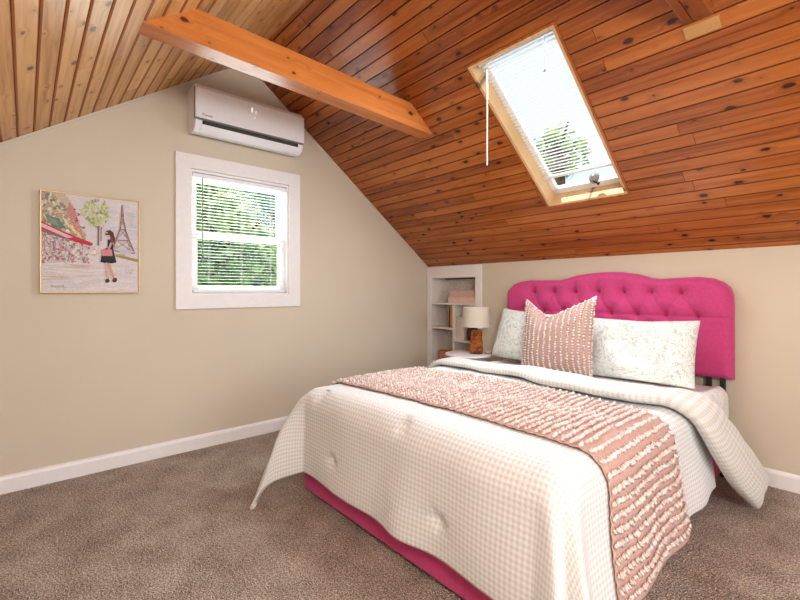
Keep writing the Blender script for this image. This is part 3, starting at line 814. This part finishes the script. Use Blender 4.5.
# carved base: staggered courses of little wooden blocks, slightly tapering and leaning
b = MB(); nr = 11
for j in range(nr):
    z0_ = zt + .012 + j*.0182; f = j/(nr-1)
    hw = .060*(1-f) + .046*f
    ox = .006*f
    a0 = .12*sin(j*1.3)
    for k in range(12):
        th_ = 2*pi*(k + .5*(j % 2))/12
        mt = Matrix.Translation((lx+ox, ly, z0_)) @ Matrix.Rotation(th_, 4, 'Z')
        e_ = random.uniform(-.003, .003)
        o_ = len(b.v)
        b.box((hw-.016, -.0135*hw/.06, 0), (hw+e_, .0135*hw/.06, .0165), mt)
        b.uv[-6:] = [[(random.random(), random.random())]*4 for _ in range(6)]; b.has_uv = True
        r_ = (random.random(), random.random()); b.uv2[-6:] = [[r_]*4 for _ in range(6)]
b.build('carved_base', M['wicker'], t, bevel=.001)
b = MB(); b.lathe([(.055, 0), (.056, .012), (.045, .013), (.035, .20), (.034, .212), (.012, .214), (.010, .24)], (lx+.003, ly, zt), 28); b.build('core', M['book_dark'], t)
b = MB(); b.tube([(lx+.004, ly, zt+.21), (lx+.004, ly, zt+.29)], .008, 10); b.lathe([(.012, 0), (.028, .04), (.030, .06), (.018, .09), (.004, .10)], (lx+.004, ly, zt+.27), 16); b.build('bulb', M['shade'], t, smooth=True)
b = MB(); b.lathe([(.131, .0), (.127, .05), (.116, .172), (.114, .172), (.125, .05), (.129, 0)], (lx, ly, .830), 56, False)
b.build('lamp_shade', M['shade'], t, auto=50)
b = MB()
for z, r_ in ((.831, .1305), (1.001, .1155)):
    b = MB(); b.tube([(lx+r_*cos(2*pi*k/48), ly+r_*sin(2*pi*k/48), z) for k in range(49)], .0022, 6, False); b.build('shade_ring', M['trim'], t)
b = MB()
for k in range(3): b.tube([(lx+.004, ly, .995), (lx+.115*cos(2.1*k), ly+.115*sin(2.1*k), .999)], .0015, 5)
b.build('shade_spider', M['black'], t)
t = tag(MB().build('trinket_dish', M['book_rose']), 'small pinkish dish on the right edge of the side table', 'dish')
b = MB(); b.lathe([(.016, 0), (.030, .012), (.034, .024), (.031, .024), (.026, .014), (.012, .006)], (0, 0, 0), 24)
t.data.from_pydata(b.v, [], b.f); t.location = (.990, -.235, zt + .001)
for p_ in t.data.polygons: p_.use_smooth = True

# ----------------------------------------------------------------- bed
BED = thing('bed', (1.9, -1.1, 0), 'hot pink upholstered bed frame with tufted camelback headboard', 'bed')
FX0, FX1, FY = 1.112, 2.650, -2.108
def rail(nm, lo, hi):
    b = MB(); b.box(lo, hi); return b.build(nm, M['pink'], BED, bevel=.014)
rail('foot_rail', (FX0, FY, .024), (FX1, FY+.05, .300))
rail('side_rail', (FX0, FY+.04, .045), (FX0+.045, -.13, .300)); rail('side_rail', (FX1-.045, FY+.04, .045), (FX1, -.13, .300))
b = MB(); b.box((FX0+.04, FY+.04, .24), (FX1-.04, -.13, .272)); b.build('slat_base', M['dark'], BED)
for (xx, yy) in ((FX0+.25, FY+.25), (FX1-.25, FY+.25), (FX0+.05, -1.0), (FX1-.05, -1.0)):
    b = MB(); b.lathe([(.018, 0), (.026, .05)], (xx, yy, 0), 16); b.build('leg', M['black'], BED)
for xx in (1.150, 1.222, 2.568, 2.640):
    b = MB(); b.box((xx-.014, -.075, 0), (xx+.014, -.045, .66)); b.build('headboard_leg', M['black'], BED, bevel=.002)
# headboard
TOPS = [(1.090, 1.060), (1.094, 1.130), (1.112, 1.172), (1.150, 1.206), (1.210, 1.228), (1.293, 1.238), (1.420, 1.236), (1.560, 1.234), (1.640, 1.250), (1.720, 1.271), (1.832, 1.283), (1.900, 1.287), (1.970, 1.287),
        (2.050, 1.283), (2.150, 1.266), (2.240, 1.236), (2.300, 1.230), (2.420, 1.236), (2.510, 1.238), (2.590, 1.228), (2.640, 1.204), (2.674, 1.172), (2.690, 1.130), (2.694, 1.060)]
HZ0 = .602
def hb_top(x):
    for (xa, za), (xb, zb) in zip(TOPS[:-1], TOPS[1:]):
        if x <= xb: return za + (zb-za)*(x-xa)/(xb-xa)
    return TOPS[-1][1]
# the buttons sit in two staggered rows
row1 = [1.348 + .179*k for k in range(7)]; row2 = [1.2585 + .179*k for k in range(8)]
Z1, Z2 = 1.138, .982
def seg_d(px, pz, ax, az, bx, bz):
    dx, dz = bx-ax, bz-az; t_ = max(0, min(1, ((px-ax)*dx + (pz-az)*dz)/(dx*dx+dz*dz)))
    return hypot(px-ax-dx*t_, pz-az-dz*t_)
SEGS = []
for xr in row1:
    SEGS.append((xr, Z1, xr, 1.40, .7))
    for xq in row2:
        if abs(xq-xr) < .12: SEGS.append((xr, Z1, xq, Z2, 1.0))
SEGS.append((FX0-.2, Z2, FX1+.3, Z2, .8))
BTN = [(x, Z1) for x in row1] + [(x, Z2) for x in row2]
def hb_depth(x, z):
    zt_ = hb_top(x)
    e = min(x-1.084, 2.696-x, (zt_-z)*.9, z-HZ0)
    e = max(0, e)
    edge = sqrt(max(0, 1-(1-min(1, e/.045))**2))
    d = .058*edge + .012
    inner = sm(.0, .10, min(x-1.09, 2.69-x))
    f = 0
    if z > Z2-.06:
        for (ax, az, bx, bz, wt) in SEGS:
            if abs(x-(ax+bx)/2) > .2 and abs(bx-ax) < .3: continue
            f = max(f, wt*exp(-(seg_d(x, z, ax, az, bx, bz)/.016)))
        bd = min(hypot(x-p, z-q) for p, q in BTN)
        f = .010*f + .050*exp(-(bd/.022)**1.1)
        bulge = .016*(1 - exp(-(bd/.07)**2)) * sm(Z2-.06, Z2+.02, z)
    else: f = 0; bulge = 0
    return d + (bulge - f)*edge
HBO = None
b = MB(); NX, NZ = 330, 110
def hx(u): return 1.084 + 1.61*(.5 - .5*cos(pi*u))*.35 + 1.61*u*.65
def hbf(u, v):
    x = hx(u); z = HZ0 + (hb_top(x)-HZ0)*(1-(1-v)**1.15)
    return (x, -.030 - hb_depth(x, z), z)
b.grid(hbf, NX, NZ)
n_ = NX+1; base = len(b.v)
back = [(hx(i/NX), -.026, HZ0 + (hb_top(hx(i/NX))-HZ0)*v) for v in (0, 1) for i in range(n_)]
b.v += back
def addf(f): b.f.append(f); b.uv.append([(0, 0)]*4); b.uv2.append([(0, 0)]*4); b.mi.append(0); b.col.append([(1, 1, 1)]*4)
for i in range(NX):
    addf([base+i+1, base+i, base+n_+i, base+n_+i+1])
    addf([i, base+i, base+i+1, i+1])
    if i == 0:
        for e_ in (0, NX):
            strip = [j*n_+e_ for j in range(NZ+1)] + [base+n_+e_, base+e_]
            b.f.append(strip if e_ else strip[::-1]); k_ = len(strip); b.uv.append([(0, 0)]*k_); b.uv2.append([(0, 0)]*k_); b.mi.append(0); b.col.append([(1, 1, 1)]*k_)
    addf([NZ*n_+i, NZ*n_+i+1, base+n_+i+1, base+n_+i])
HBO = b.build('headboard', M['pink'], BED, smooth=True)
for (x, z) in BTN:
    if z < hb_top(x)-.03:
        b = MB(); d_ = hb_depth(x, z)
        b.lathe([(.0115, -.004), (.011, .001), (.007, .0045), (.002, .0055)], (0, 0, 0), 14)
        b.v = [(x+p[0], -.030-d_-p[2]-.002, z+p[1]) for p in b.v]
        b.build('button', M['pink'], HBO, smooth=True)

# mattress
b = MB()
def mat_f(lo, hi, r_):
    pass
b.box((1.185, -2.050, .276), (2.590, -.125, .538)); tag(b.build('mattress', M['mattress'], bevel=.05), 'white mattress lying on the pink bed frame under the bedding', 'mattress')

# --- cloth lying on the bed: one profile for everything that goes over an edge
XL, XR, YF, ZT = 1.210, 2.610, -2.050, .600
RIM = .105
ARC = RIM*pi/2
def hang(d, flare, rad=RIM):
    """distance past the rim -> (outward, downward)"""
    if d <= 0: return 0, 0
    arc = rad*pi/2
    if d < arc:
        a = d/rad; return rad*sin(a), rad*(1-cos(a))
    e = d - arc
    return rad + e*sin(flare), rad + e*cos(flare)
def puff(x, y):
    return .010*nz((x, y, 0), 2.3, 3.1) + .006*nz((x, y, 0), 6.0, 9.0)
TUFTS = [(1.49, .30), (2.21, .29), (1.96, .585), (1.30, .585)]
def drape(p, q, fold=1.0):
    """p: across (arc length, 0 at bed centre line x=1.8875), q: along (arc length, y at the top)"""
    xm = (XL+XR)/2; hw = (XR-XL)/2
    sx = 1 if p > 0 else -1
    dx = max(0, abs(p) - hw); dy = max(0, YF - q)
    x = xm + max(-hw, min(hw, p)); y = max(q, YF)
    if dx > 0 and dy > 0:
        pw = 2.5
        rho = (dx**pw + dy**pw)**(1/pw); phi = atan2(dy, dx)
        L_ = rho
    elif dx > 0: rho = dx; phi = 0
    elif dy > 0: rho = dy; phi = pi/2
    else: rho = 0; phi = 0
    side_flare = R(7) if sx > 0 else R(2)
    fl = (side_flare + (R(4) if fold == 0 and sx > 0 else 0))*(cos(phi)**2) + R(2.5)*(sin(phi)**2)
    ou, dn = hang(rho, fl, RIM + (.035*cos(phi)**2 if sx < 0 else 0))
    e = max(0, rho - ARC*.55)
    ex = Vector((0, 0, 0))
    if dx > 0 or dy > 0:
        k = phi/(pi/2)
        if sx < 0:                                            # left foot corner: the spare cloth stands out in a point
            wgt = exp(-((k-.56)/.24)**2) if dx > 0 and dy > 0 else (exp(-((k-.56)/.24)**2))*exp(-((dx+0)/.05)) if False else 0
            if dx > 0 and dy > 0: wgt = sin(pi*k)**1.5
            f_ = wgt*.47*e
            ex = Vector((-.10, -1, 0)).normalized()*f_
            dn -= (e - sqrt(max(0, e*e - f_*f_))) - .075*wgt*sm(.25, .7, rho)
        elif dx > 0 and dy > 0:
            wgt = sin(pi*k)**1.5
            f_ = wgt*.30*e*(1 + .5*sin(k*9))
            ex = Vector((.7, -.7, 0))*f_
            dn -= (e - sqrt(max(0, e*e - f_*f_)))
    dirv = Vector((sx*cos(phi), -sin(phi), 0)) if rho > 0 else Vector((0, 0, 0))
    # vertical folds growing towards the hem
    s_ = (q if phi < pi/4 else p)
    amp = .016*sm(.10, .5, rho)*fold
    rip = amp*(sin(s_*13 + 1.2*sin(s_*5)) *.6 + nz((s_*3, rho*1.2, sx), 1.0, 2.0)*1.2)
    P = Vector((x, y, ZT)) + dirv*(ou + rip) + ex + Vector((0, 0, -dn))
    tw_ = 1 - sm(0, .12, rho)
    P.z += puff(x, y)*tw_ + .018*(1 - abs(p/ (hw+.2))**2)*tw_*(1)
    P += dirv*(.010*nz((P.x, P.y, P.z), 4.0, 5.0))*sm(0, .12, rho)*fold
    # tufting points on the foot drop
    if dy > 0.02 and dx == 0:
        for (tx, tz) in TUFTS:
            ux, uz = (x-tx)/.034, (P.z-tz)/.026; r2 = ux*ux + uz*uz
            P.y += .024*exp(-r2*.8) + .004*sin(7*atan2(uz, ux))*exp(-r2/3.5)*min(1, r2)
    if P.z < .008: P.z = .008
    return P
def drape_n(p, q, fold=1.0, e=.004):
    a = drape(p+e, q, fold) - drape(p-e, q, fold); c = drape(p, q+e, fold) - drape(p, q-e, fold)
    n_ = a.cross(c)
    return n_.normalized() if n_.length > 1e-9 else Vector((0, 0, 1))
HWX = (XR-XL)/2
P0, P1 = -HWX-.530, HWX+.490
Q0, Q1 = YF-.500, -.99
COMF = thing('comforter', (1.89, -1.5, .05), 'cream gingham seersucker comforter draped over the foot of the bed', 'comforter')
b = MB(); NU, NV = 210, 140
def hem(u, v):
    p = P0 + (P1-P0)*u; q = Q0 + (Q1 + .27*sm(HWX-.05, HWX+.15, p) - Q0)*v
    return p, q
def comf(u, v):
    p, q = hem(u, v)
    # the foot hem and side hem wander a little
    return drape(p, q)
b.grid(comf, NU, NV, lambda u, v: hem(u, v))
o = b.build('quilted_cover', [M['gingham'], M['lining']], COMF, smooth=True, fix=False)
md = o.modifiers.new('Solid', 'SOLIDIFY'); md.thickness = .022; md.offset = -1; md.material_offset = 1; md.material_offset_rim = 0
# turned-back top end: a thick flattened roll that crosses the bed and hangs down at the right
def fold_centre(p):
    """middle of the band as a function of the across arc length"""
    return -.955 - .085*sm(-.6, .35, p) + 1.12*max(0, p-HWX+.12)**1.3
FP0, FP1 = -HWX-.40, HWX+.635
def fold_f(u, v):
    p = FP0 + (FP1-FP0)*v
    a = 2*pi*u
    hwid = .125 + .030*sm(-.3, .4, p) + .062*sm(HWX-.1, HWX+.45, p); hth = .022 + .008*sm(-.6, .2, p) + .016*sm(HWX-.1, HWX+.3, p)
    ca, sa = cos(a), sin(a)
    s1 = (1 if ca >= 0 else -1)*abs(ca)**.75; s2 = (1 if sa >= 0 else -1)*abs(sa)**.8
    tap = sqrt(max(0, 1 - (abs((p - (FP0+FP1)/2)/((FP1-FP0)/2)))**30))
    slant = .12*sm(HWX-.05, HWX+.3, p)                            # the band swings towards the headboard as it falls
    q = fold_centre(p) + s1*hwid
    pp = p - slant*s1*hwid
    th_ = hth*(1.0 - .15*ca)
    base = drape(pp, q, 0.0)
    n_ = drape_n(pp, q, 0.0, .02)
    P = base + n_*(.006 + th_*(1 + s2*tap))
    P += n_*.012*nz((p, q, 3.0), 4.5, 1.0)*sm(0, .3, s2 + 1.0)
    if P.z < .03: P.z = .03 + .2*(P.z-.03)
    if P.z < .012: P.z = .012
    return P
b = MB(); b.grid(fold_f, 56, 190, lambda u, v: (FP0+(FP1-FP0)*v, .85*u), True)
w_ = 56; b.f.append(list(range(w_))[::-1]); b.uv.append([(0, 0)]*w_); b.uv2.append([(0, 0)]*w_); b.mi.append(0); b.col.append([(1, 1, 1)]*w_)
b.f.append([190*w_+k for k in range(w_)]); b.uv.append([(0, 0)]*w_); b.uv2.append([(0, 0)]*w_); b.mi.append(0); b.col.append([(1, 1, 1)]*w_)
b.build('turned_back_fold', M['gingham_fold'], COMF, smooth=True)

# fitted sheet at the head end, sagging over the right edge
def sheet_f(u, v):
    p = -HWX-.24 + (2*HWX+.24+.34)*u; q = -.128 + (-.97 + .30*sm(HWX-.10, HWX+.03, p) + .128)*v
    hw = HWX-.012; sx = 1 if p > 0 else -1
    d = max(0, abs(p)-hw); ou, dn = hang(d, R(1.5) if sx > 0 else R(1), .075)
    bul = .006*sin(min(1, d/.34)*pi)*(1 if sx > 0 else .1)
    x = (XL+XR)/2 + max(-hw, min(hw, p)) + sx*(ou + bul)
    z = .574 - dn
    wr = .007*sm(0, .1, d)*sin(q*26 + 3*sin(d*9)) + .006*nz((p*3, q*4, 0), 2.0, 4.0)
    z -= .020*sm(-.68, -.56, q)*(1-sm(0, .04, d))
    return Vector((x + sx*wr*sm(.02, .15, d), q, z + wr*(1-sm(0, .1, d))*.7))
b = MB(); b.grid(sheet_f, 120, 50, lambda u, v: (u*2.0, v*.9)); o = b.build('bed_sheet', M['sheet'], smooth=True, fix=False, solid=.004)
tag(o, 'pale patterned bed sheet hanging over the mattress by the headboard', 'sheet')

# throw across the foot, hanging down the right side
T = thing('throw_blanket', (1.9, -1.6, .3), 'dusty pink tufted throw laid across the bed, hanging down the right side', 'throw blanket')
TP0, TP1 = -HWX-.09, HWX+.53
def throw_q(p, v):
    ya = -1.905 + .020*sin(p*3) - .02*sm(HWX, HWX+.5, p); yb = -1.245 + .014*sin(p*4+1) + .015*sm(HWX, HWX+.6, p) - .05*sm(.3, -.8, p)*0
    return ya + (yb-ya)*v
def throw_pt(p, v, h):
    q = throw_q(p, v)
    P = drape(p, q) + drape_n(p, q)*(h + .008)
    if P.z < .012: P.z = .012
    return P
b = MB(); b.grid(lambda u, v: throw_pt(TP0+(TP1-TP0)*u, v, .004 + .002*sin(u*300)), 200, 50, lambda u, v: (u*2, v*.6))
b.build('woven_base', M['throw'], T, smooth=True, fix=False, solid=.003)
def tuft(b, P, n_, t_, s_, L_, W_):
    """a small loose tuft: a squashed blob leaning along t_"""
    s_v = n_.cross(t_).normalized()
    c = P + n_*s_*.45
    vs = [c + t_*L_, c - t_*L_*.7, c + s_v*W_, c - s_v*W_, c + n_*s_*.75 + t_*L_*.3, c - n_*s_*.5]
    b.add(vs, [(4,0,2),(4,2,1),(4,1,3),(4,3,0),(5,2,0),(5,1,2),(5,3,1),(5,0,3)])
b = MB(); rnd = random.Random(9)
p = TP0 + .012
while p < TP1 - .006:
    v = .006; row = rnd.uniform(-1, 1)
    hangs = sm(HWX+.02, HWX+.16, p)
    while v < .994:
        gap = .5 + .5*nz((p*9, v*7, 1.0), 1.0, 3.0)
        pp = p + rnd.uniform(-.0035, .0035) + .002*sin(v*20+row*9)
        P = throw_pt(pp, v, .006); n_ = drape_n(pp, throw_q(pp, v))
        t_ = (throw_pt(pp+.004, v, .006) - throw_pt(pp-.004, v, .006)).normalized()
        t_ = (t_ + Vector((rnd.uniform(-.3, .3), rnd.uniform(-.4, .4), rnd.uniform(-.2, .1)))).normalized()
        b.cur = 1 if rnd.random() < .35 else 0
        sz = rnd.uniform(.8, 1.3)
        tuft(b, P, n_, t_, (.0135 - .0035*hangs)*sz, (.0100 + .0045*hangs)*sz, .0062*sz)
        v += rnd.uniform(.0105, .0155)/.63
    p += .0345 + .007*hangs
o = b.build('tufting', [M['tuft'], M['tuft_light']], T, smooth=True); tag(o, kind='stuff')

# ----------------------------------------------------------------- pillows
def pillow_pts(u, v, side, w, h, th, chop, chop_u, pinch):
    x = u*w/2*(1 - pinch*(1-v*v)); z = v*h/2*(1 - pinch*(1-u*u))
    top = sm(-.5, 1, v)
    tent = 1 - sqrt(((u-chop_u)/(1-chop_u if u > chop_u else 1+chop_u))**2 + .006)
    z -= chop*max(0, tent)*top
    e = max(0, (1-u**4)*(1-v**4))
    d = th*(e**.55)
    return x, side*d/2, z
def pillow_mesh(b, w, h, th, mt, chop=0, chop_u=0, pinch=.05, n=44, wr=.006, seed=0):
    def F(side):
        def f(a, c):
            u, v = 2*a-1, 2*c-1
            u = sin(u*pi/2)*.55 + u*.45; v = sin(v*pi/2)*.55 + v*.45
            x, y, z = pillow_pts(u, v, side, w, h, th, chop, chop_u, pinch)
            y += side*wr*nz((x*6, z*6, seed), 1.0, seed)*min(1, abs(y)/.03)
            y += side*-.010*chop/.1*exp(-((u-chop_u)/.25)**2)*sm(0, 1, v) if chop else 0
            return mt @ Vector((x, y, z))
        return f
    b.grid(F(-1), n, n, lambda a, c: (a*w, c*h)); b.grid(F(1), n, n, lambda a, c: (a*w+2, c*h))
    return F(-1)
def weld(o):
    bm = bmesh.new(); bm.from_mesh(o.data); bmesh.ops.remove_doubles(bm, verts=bm.verts, dist=.0006)
    bmesh.ops.recalc_face_normals(bm, faces=bm.faces); bm.to_mesh(o.data); bm.free()
def place(x, y, z, lean, yaw=0, roll=0):
    return Matrix.Translation((x, y, z)) @ Matrix.Rotation(R(yaw), 4, 'Z') @ Matrix.Rotation(R(-lean), 4, 'X') @ Matrix.Rotation(R(roll), 4, 'Y')
g = 'pale pillows against the headboard'
for nm, (mt, sd) in {'white squiggle patterned pillow leaning on the headboard, right of the pink cushion': (place(2.225, -.290, .764, 20, 0, -1), 1.0),
               'white squiggle patterned pillow mostly hidden behind the left of the pink cushion': (place(1.465, -.290, .784, 20, 0, 3), 5.0)}.items():
    b = MB(); pillow_mesh(b, .68, .42, .17, mt, .012, .1, .035, 40, .012, sd)
    o = b.build('bed_pillow', M['pillowcase'], smooth=True); weld(o); tag(o, nm, 'pillow', g)
CU = thing('throw_cushion', (1.76, -.5, .57), 'dusty pink tufted square cushion with a dented top between the white pillows', 'cushion')
mt = place(1.768, -.475, .835, 12, -3, -3)
b = MB(); front = pillow_mesh(b, .535, .525, .17, mt, .135, -.29, .045, 44, .004, 3.0)
o = b.build('cushion_cover', M['cushion'], CU, smooth=True); weld(o)
b = MB(); rnd = random.Random(21)
ncol = 15
for i in range(ncol):
    a = .03 + .94*i/(ncol-1); c = .02
    while c < .985:
        aa = min(.99, max(.01, a + rnd.uniform(-.005, .005)))
        P = front(aa, c); e = .004
        n_ = (front(aa+e, c) - front(aa-e, c)).cross(front(aa, c+e) - front(aa, c-e)).normalized()
        if n_.y > 0: n_ = -n_
        t_ = (front(aa, c-e) - front(aa, c+e)).normalized()
        t_ = (t_ + Vector((rnd.uniform(-.5, .5), 0, rnd.uniform(-.3, .3)))).normalized()
        b.cur = 1 if rnd.random() < .75 else 0; sz = rnd.uniform(.8, 1.2)
        tuft(b, P, n_, t_, .012*sz, .0085*sz, .0100*sz)
        c += rnd.uniform(.027, .036)
# fringe round the edge
for k in range(240):
    sidek = k % 4; f = rnd.random()
    a, c = ((0.0, f), (1.0, f), (f, 1.0), (f, 1.0))[sidek]
    P = front(a, c); d_ = (P - Vector((1.762, -.44, .80))).normalized()
    n_ = (mt.to_3x3() @ Vector((0, -1, 0))).normalized()
    b.cur = 1 if rnd.random() < .6 else 0
    tuft(b, P - n_*.003, n_, (d_ + Vector((rnd.uniform(-.4, .4), 0, rnd.uniform(-.4, .4)))).normalized(), .008, .012, .006)
o = b.build('tufting', [M['tuft'], M['tuft_light']], CU, smooth=True); tag(o, kind='stuff')

# ----------------------------------------------------------------- outside
b = MB(); b.box((-40, -40, -3.2), (40, 40, -3.0)); tag(b.build('ground', M['ground']), kind='structure')
LM = [leaf_mat('bright_leaves', srgb(112, 150, 84), srgb(196, 216, 146)), leaf_mat('deep_leaves', srgb(58, 108, 92), srgb(128, 174, 138))]
def tree(label, x, y, h, rad, zc, seed, mat, nleaf=5200):
    t = thing('leafy_tree', (x, y, -3), label, 'tree', 'trees outside the windows')
    rnd = random.Random(seed)
    b = MB(); b.tube([(x, y, -3), (x+.1, y, zc-rad*.6), (x+.05, y+.1, zc), (x, y, zc+rad*.6)], [.22, .17, .11, .03], 12)
    for k in range(7):
        a = k*2.4; b.tube([(x+.05, y, zc-rad*.5+.12*k), (x+rad*.5*cos(a), y+rad*.5*sin(a), zc+rad*.1*k-.2), (x+rad*.8*cos(a), y+rad*.8*sin(a), zc+rad*.14*k)], [.08, .05, .02], 7)
    b.build('trunk', M['bark'], t, smooth=True)
    b = MB()
    cl = []
    for k in range(34):
        d = Vector((rnd.gauss(0, 1), rnd.gauss(0, 1), rnd.gauss(0, 1))).normalized()*rad*rnd.uniform(.35, .85)
        cl.append((Vector((x, y, zc)) + Vector((d.x, d.y, d.z*h)), rad*rnd.uniform(.22, .38)))
    for k in range(nleaf):
        c, r_ = rnd.choice(cl)
        d = Vector((rnd.gauss(0, 1), rnd.gauss(0, 1), rnd.gauss(0, 1))).normalized()
        p = c + d*r_*rnd.uniform(.5, 1.05)
        a = Vector((rnd.gauss(0, 1), rnd.gauss(0, 1), rnd.gauss(0, .6))).normalized()
        s_ = a.cross(d); s_ = s_.normalized() if s_.length > 1e-3 else Vector((1, 0, 0))
        k_ = .7 + .22*rad; L_, W_ = k_*rnd.uniform(.09, .16), k_*rnd.uniform(.04, .07)
        b.add([p - a*L_, p + s_*W_, p + a*L_, p - s_*W_], [(0, 1, 2, 3)])
    b.build('crown', mat, t, fix=False)
tree('bright green tree left in the gable window view', -6.0, -.45, 1.0, 1.7, 2.1, 1, LM[0], 5000)
tree('deep green tree in the gable window view, behind the brighter one', -14.0, 3.4, 1.0, 4.2, 3.0, 2, LM[1], 12000)
tree('tree seen faintly through the skylight blind', -2.4, 7.1, 1.0, .8, 4.75, 4, LM[0], 700)

# ----------------------------------------------------------------- finish the empties
for o in EMPTIES: settle(o)

# ----------------------------------------------------------------- light
w = bpy.data.worlds.new('World'); SC.world = w; w.use_nodes = True
nt = w.node_tree; bg = nt.nodes['Background']
sk = nt.nodes.new('ShaderNodeTexSky')
try:
    sk.sky_type = 'NISHITA'; sk.sun_disc = False
except Exception: pass
sk.sun_elevation = R(58); sk.sun_rotation = R(30); sk.altitude = 100; sk.air_density = 1.0; sk.dust_density = 3.0
nt.links.new(mixc(nt, .35, sk.outputs[0], (4.3, 4.5, 4.7, 1)), bg.inputs[0]); bg.inputs[1].default_value = .24
def area(name, loc, aim, sx, sy, power, col=(1, 1, 1), portal=False):
    l = bpy.data.lights.new(name, 'AREA'); l.shape = 'RECTANGLE'; l.size = sx; l.size_y = sy; l.energy = power; l.color = col
    o = bpy.data.objects.new(name, l); COL.objects.link(o); o.location = loc
    o.rotation_euler = (Vector(aim) - Vector(loc)).to_track_quat('-Z', 'Y').to_euler()
    if portal: l.cycles.is_portal = True
    return o
sun = bpy.data.lights.new('sun', 'SUN'); sun.energy = 6.0; sun.angle = R(1.0); sun.color = (1, .95, .86)
so = bpy.data.objects.new('sun', sun); COL.objects.link(so); so.rotation_euler = Vector((.30, .076, -1)).to_track_quat('-Z', 'Y').to_euler()
# daylight through gable window and skylight, plus fill at an added far opening
area('fill_far_opening', (RX+.25, -2.0, 1.45), (0, -2.0, 1.2), 1.8, 1.3, 42, (.88, .95, 1))
area('daylight_gable_window', (-.28, -2.03, 1.60), (3, -2.03, 1.3), .80, .95, 24, (.93, 1, .98))
area('daylight_skylight', tuple(PR(1.97, 1.37, -.004)), tuple(PR(1.97, 1.37, -1)), .50, 1.08, 28, (.86, .94, 1))
# added flush fixture, made up to carry fill light behind the camera
t = thing('added_fill_fixture', (3.95, -3.35, 1.95), 'added flush round fill light on the sloping ceiling behind the camera', 'fill light')
mt = Matrix.Translation((3.95, -3.35, RID[1] - (RID[0]+3.35)*SL - .002)) @ Matrix.Rotation(aL, 4, 'X')
b = MB(); b.lathe([(.16, .0), (.17, -.03), (.15, -.06), (.08, -.085), (.01, -.09)], (0, 0, 0), 32)
b.v = [tuple(mt @ Vector(v)) for v in b.v]; b.build('glass_bowl', M['shade'], t, smooth=True); settle(t)
l = bpy.data.lights.new('added_fill_lamp', 'POINT'); l.energy = 96; l.shadow_soft_size = .18; l.color = (.95, .97, 1)  # added lamp, fills the foot side of the bed
o = bpy.data.objects.new('added_fill_lamp', l); COL.objects.link(o); o.location = (3.95, -3.27, 1.75)

# ----------------------------------------------------------------- camera
cam = bpy.data.cameras.new('camera'); cam.sensor_width = 36; cam.lens = 426.5/800*36; cam.shift_y = -(300-290.5)/800
cam.clip_start = .02
co = bpy.data.objects.new('camera', cam); COL.objects.link(co)
co.location = (3.304, -3.303, 1.15); co.rotation_euler = (R(90), 0, R(48.7))
SC.camera = co
SC.view_settings.view_transform = 'Standard'; SC.view_settings.look = 'None'
SC.view_settings.exposure = .32; SC.view_settings.gamma = 1
SC.view_settings.use_curve_mapping = False
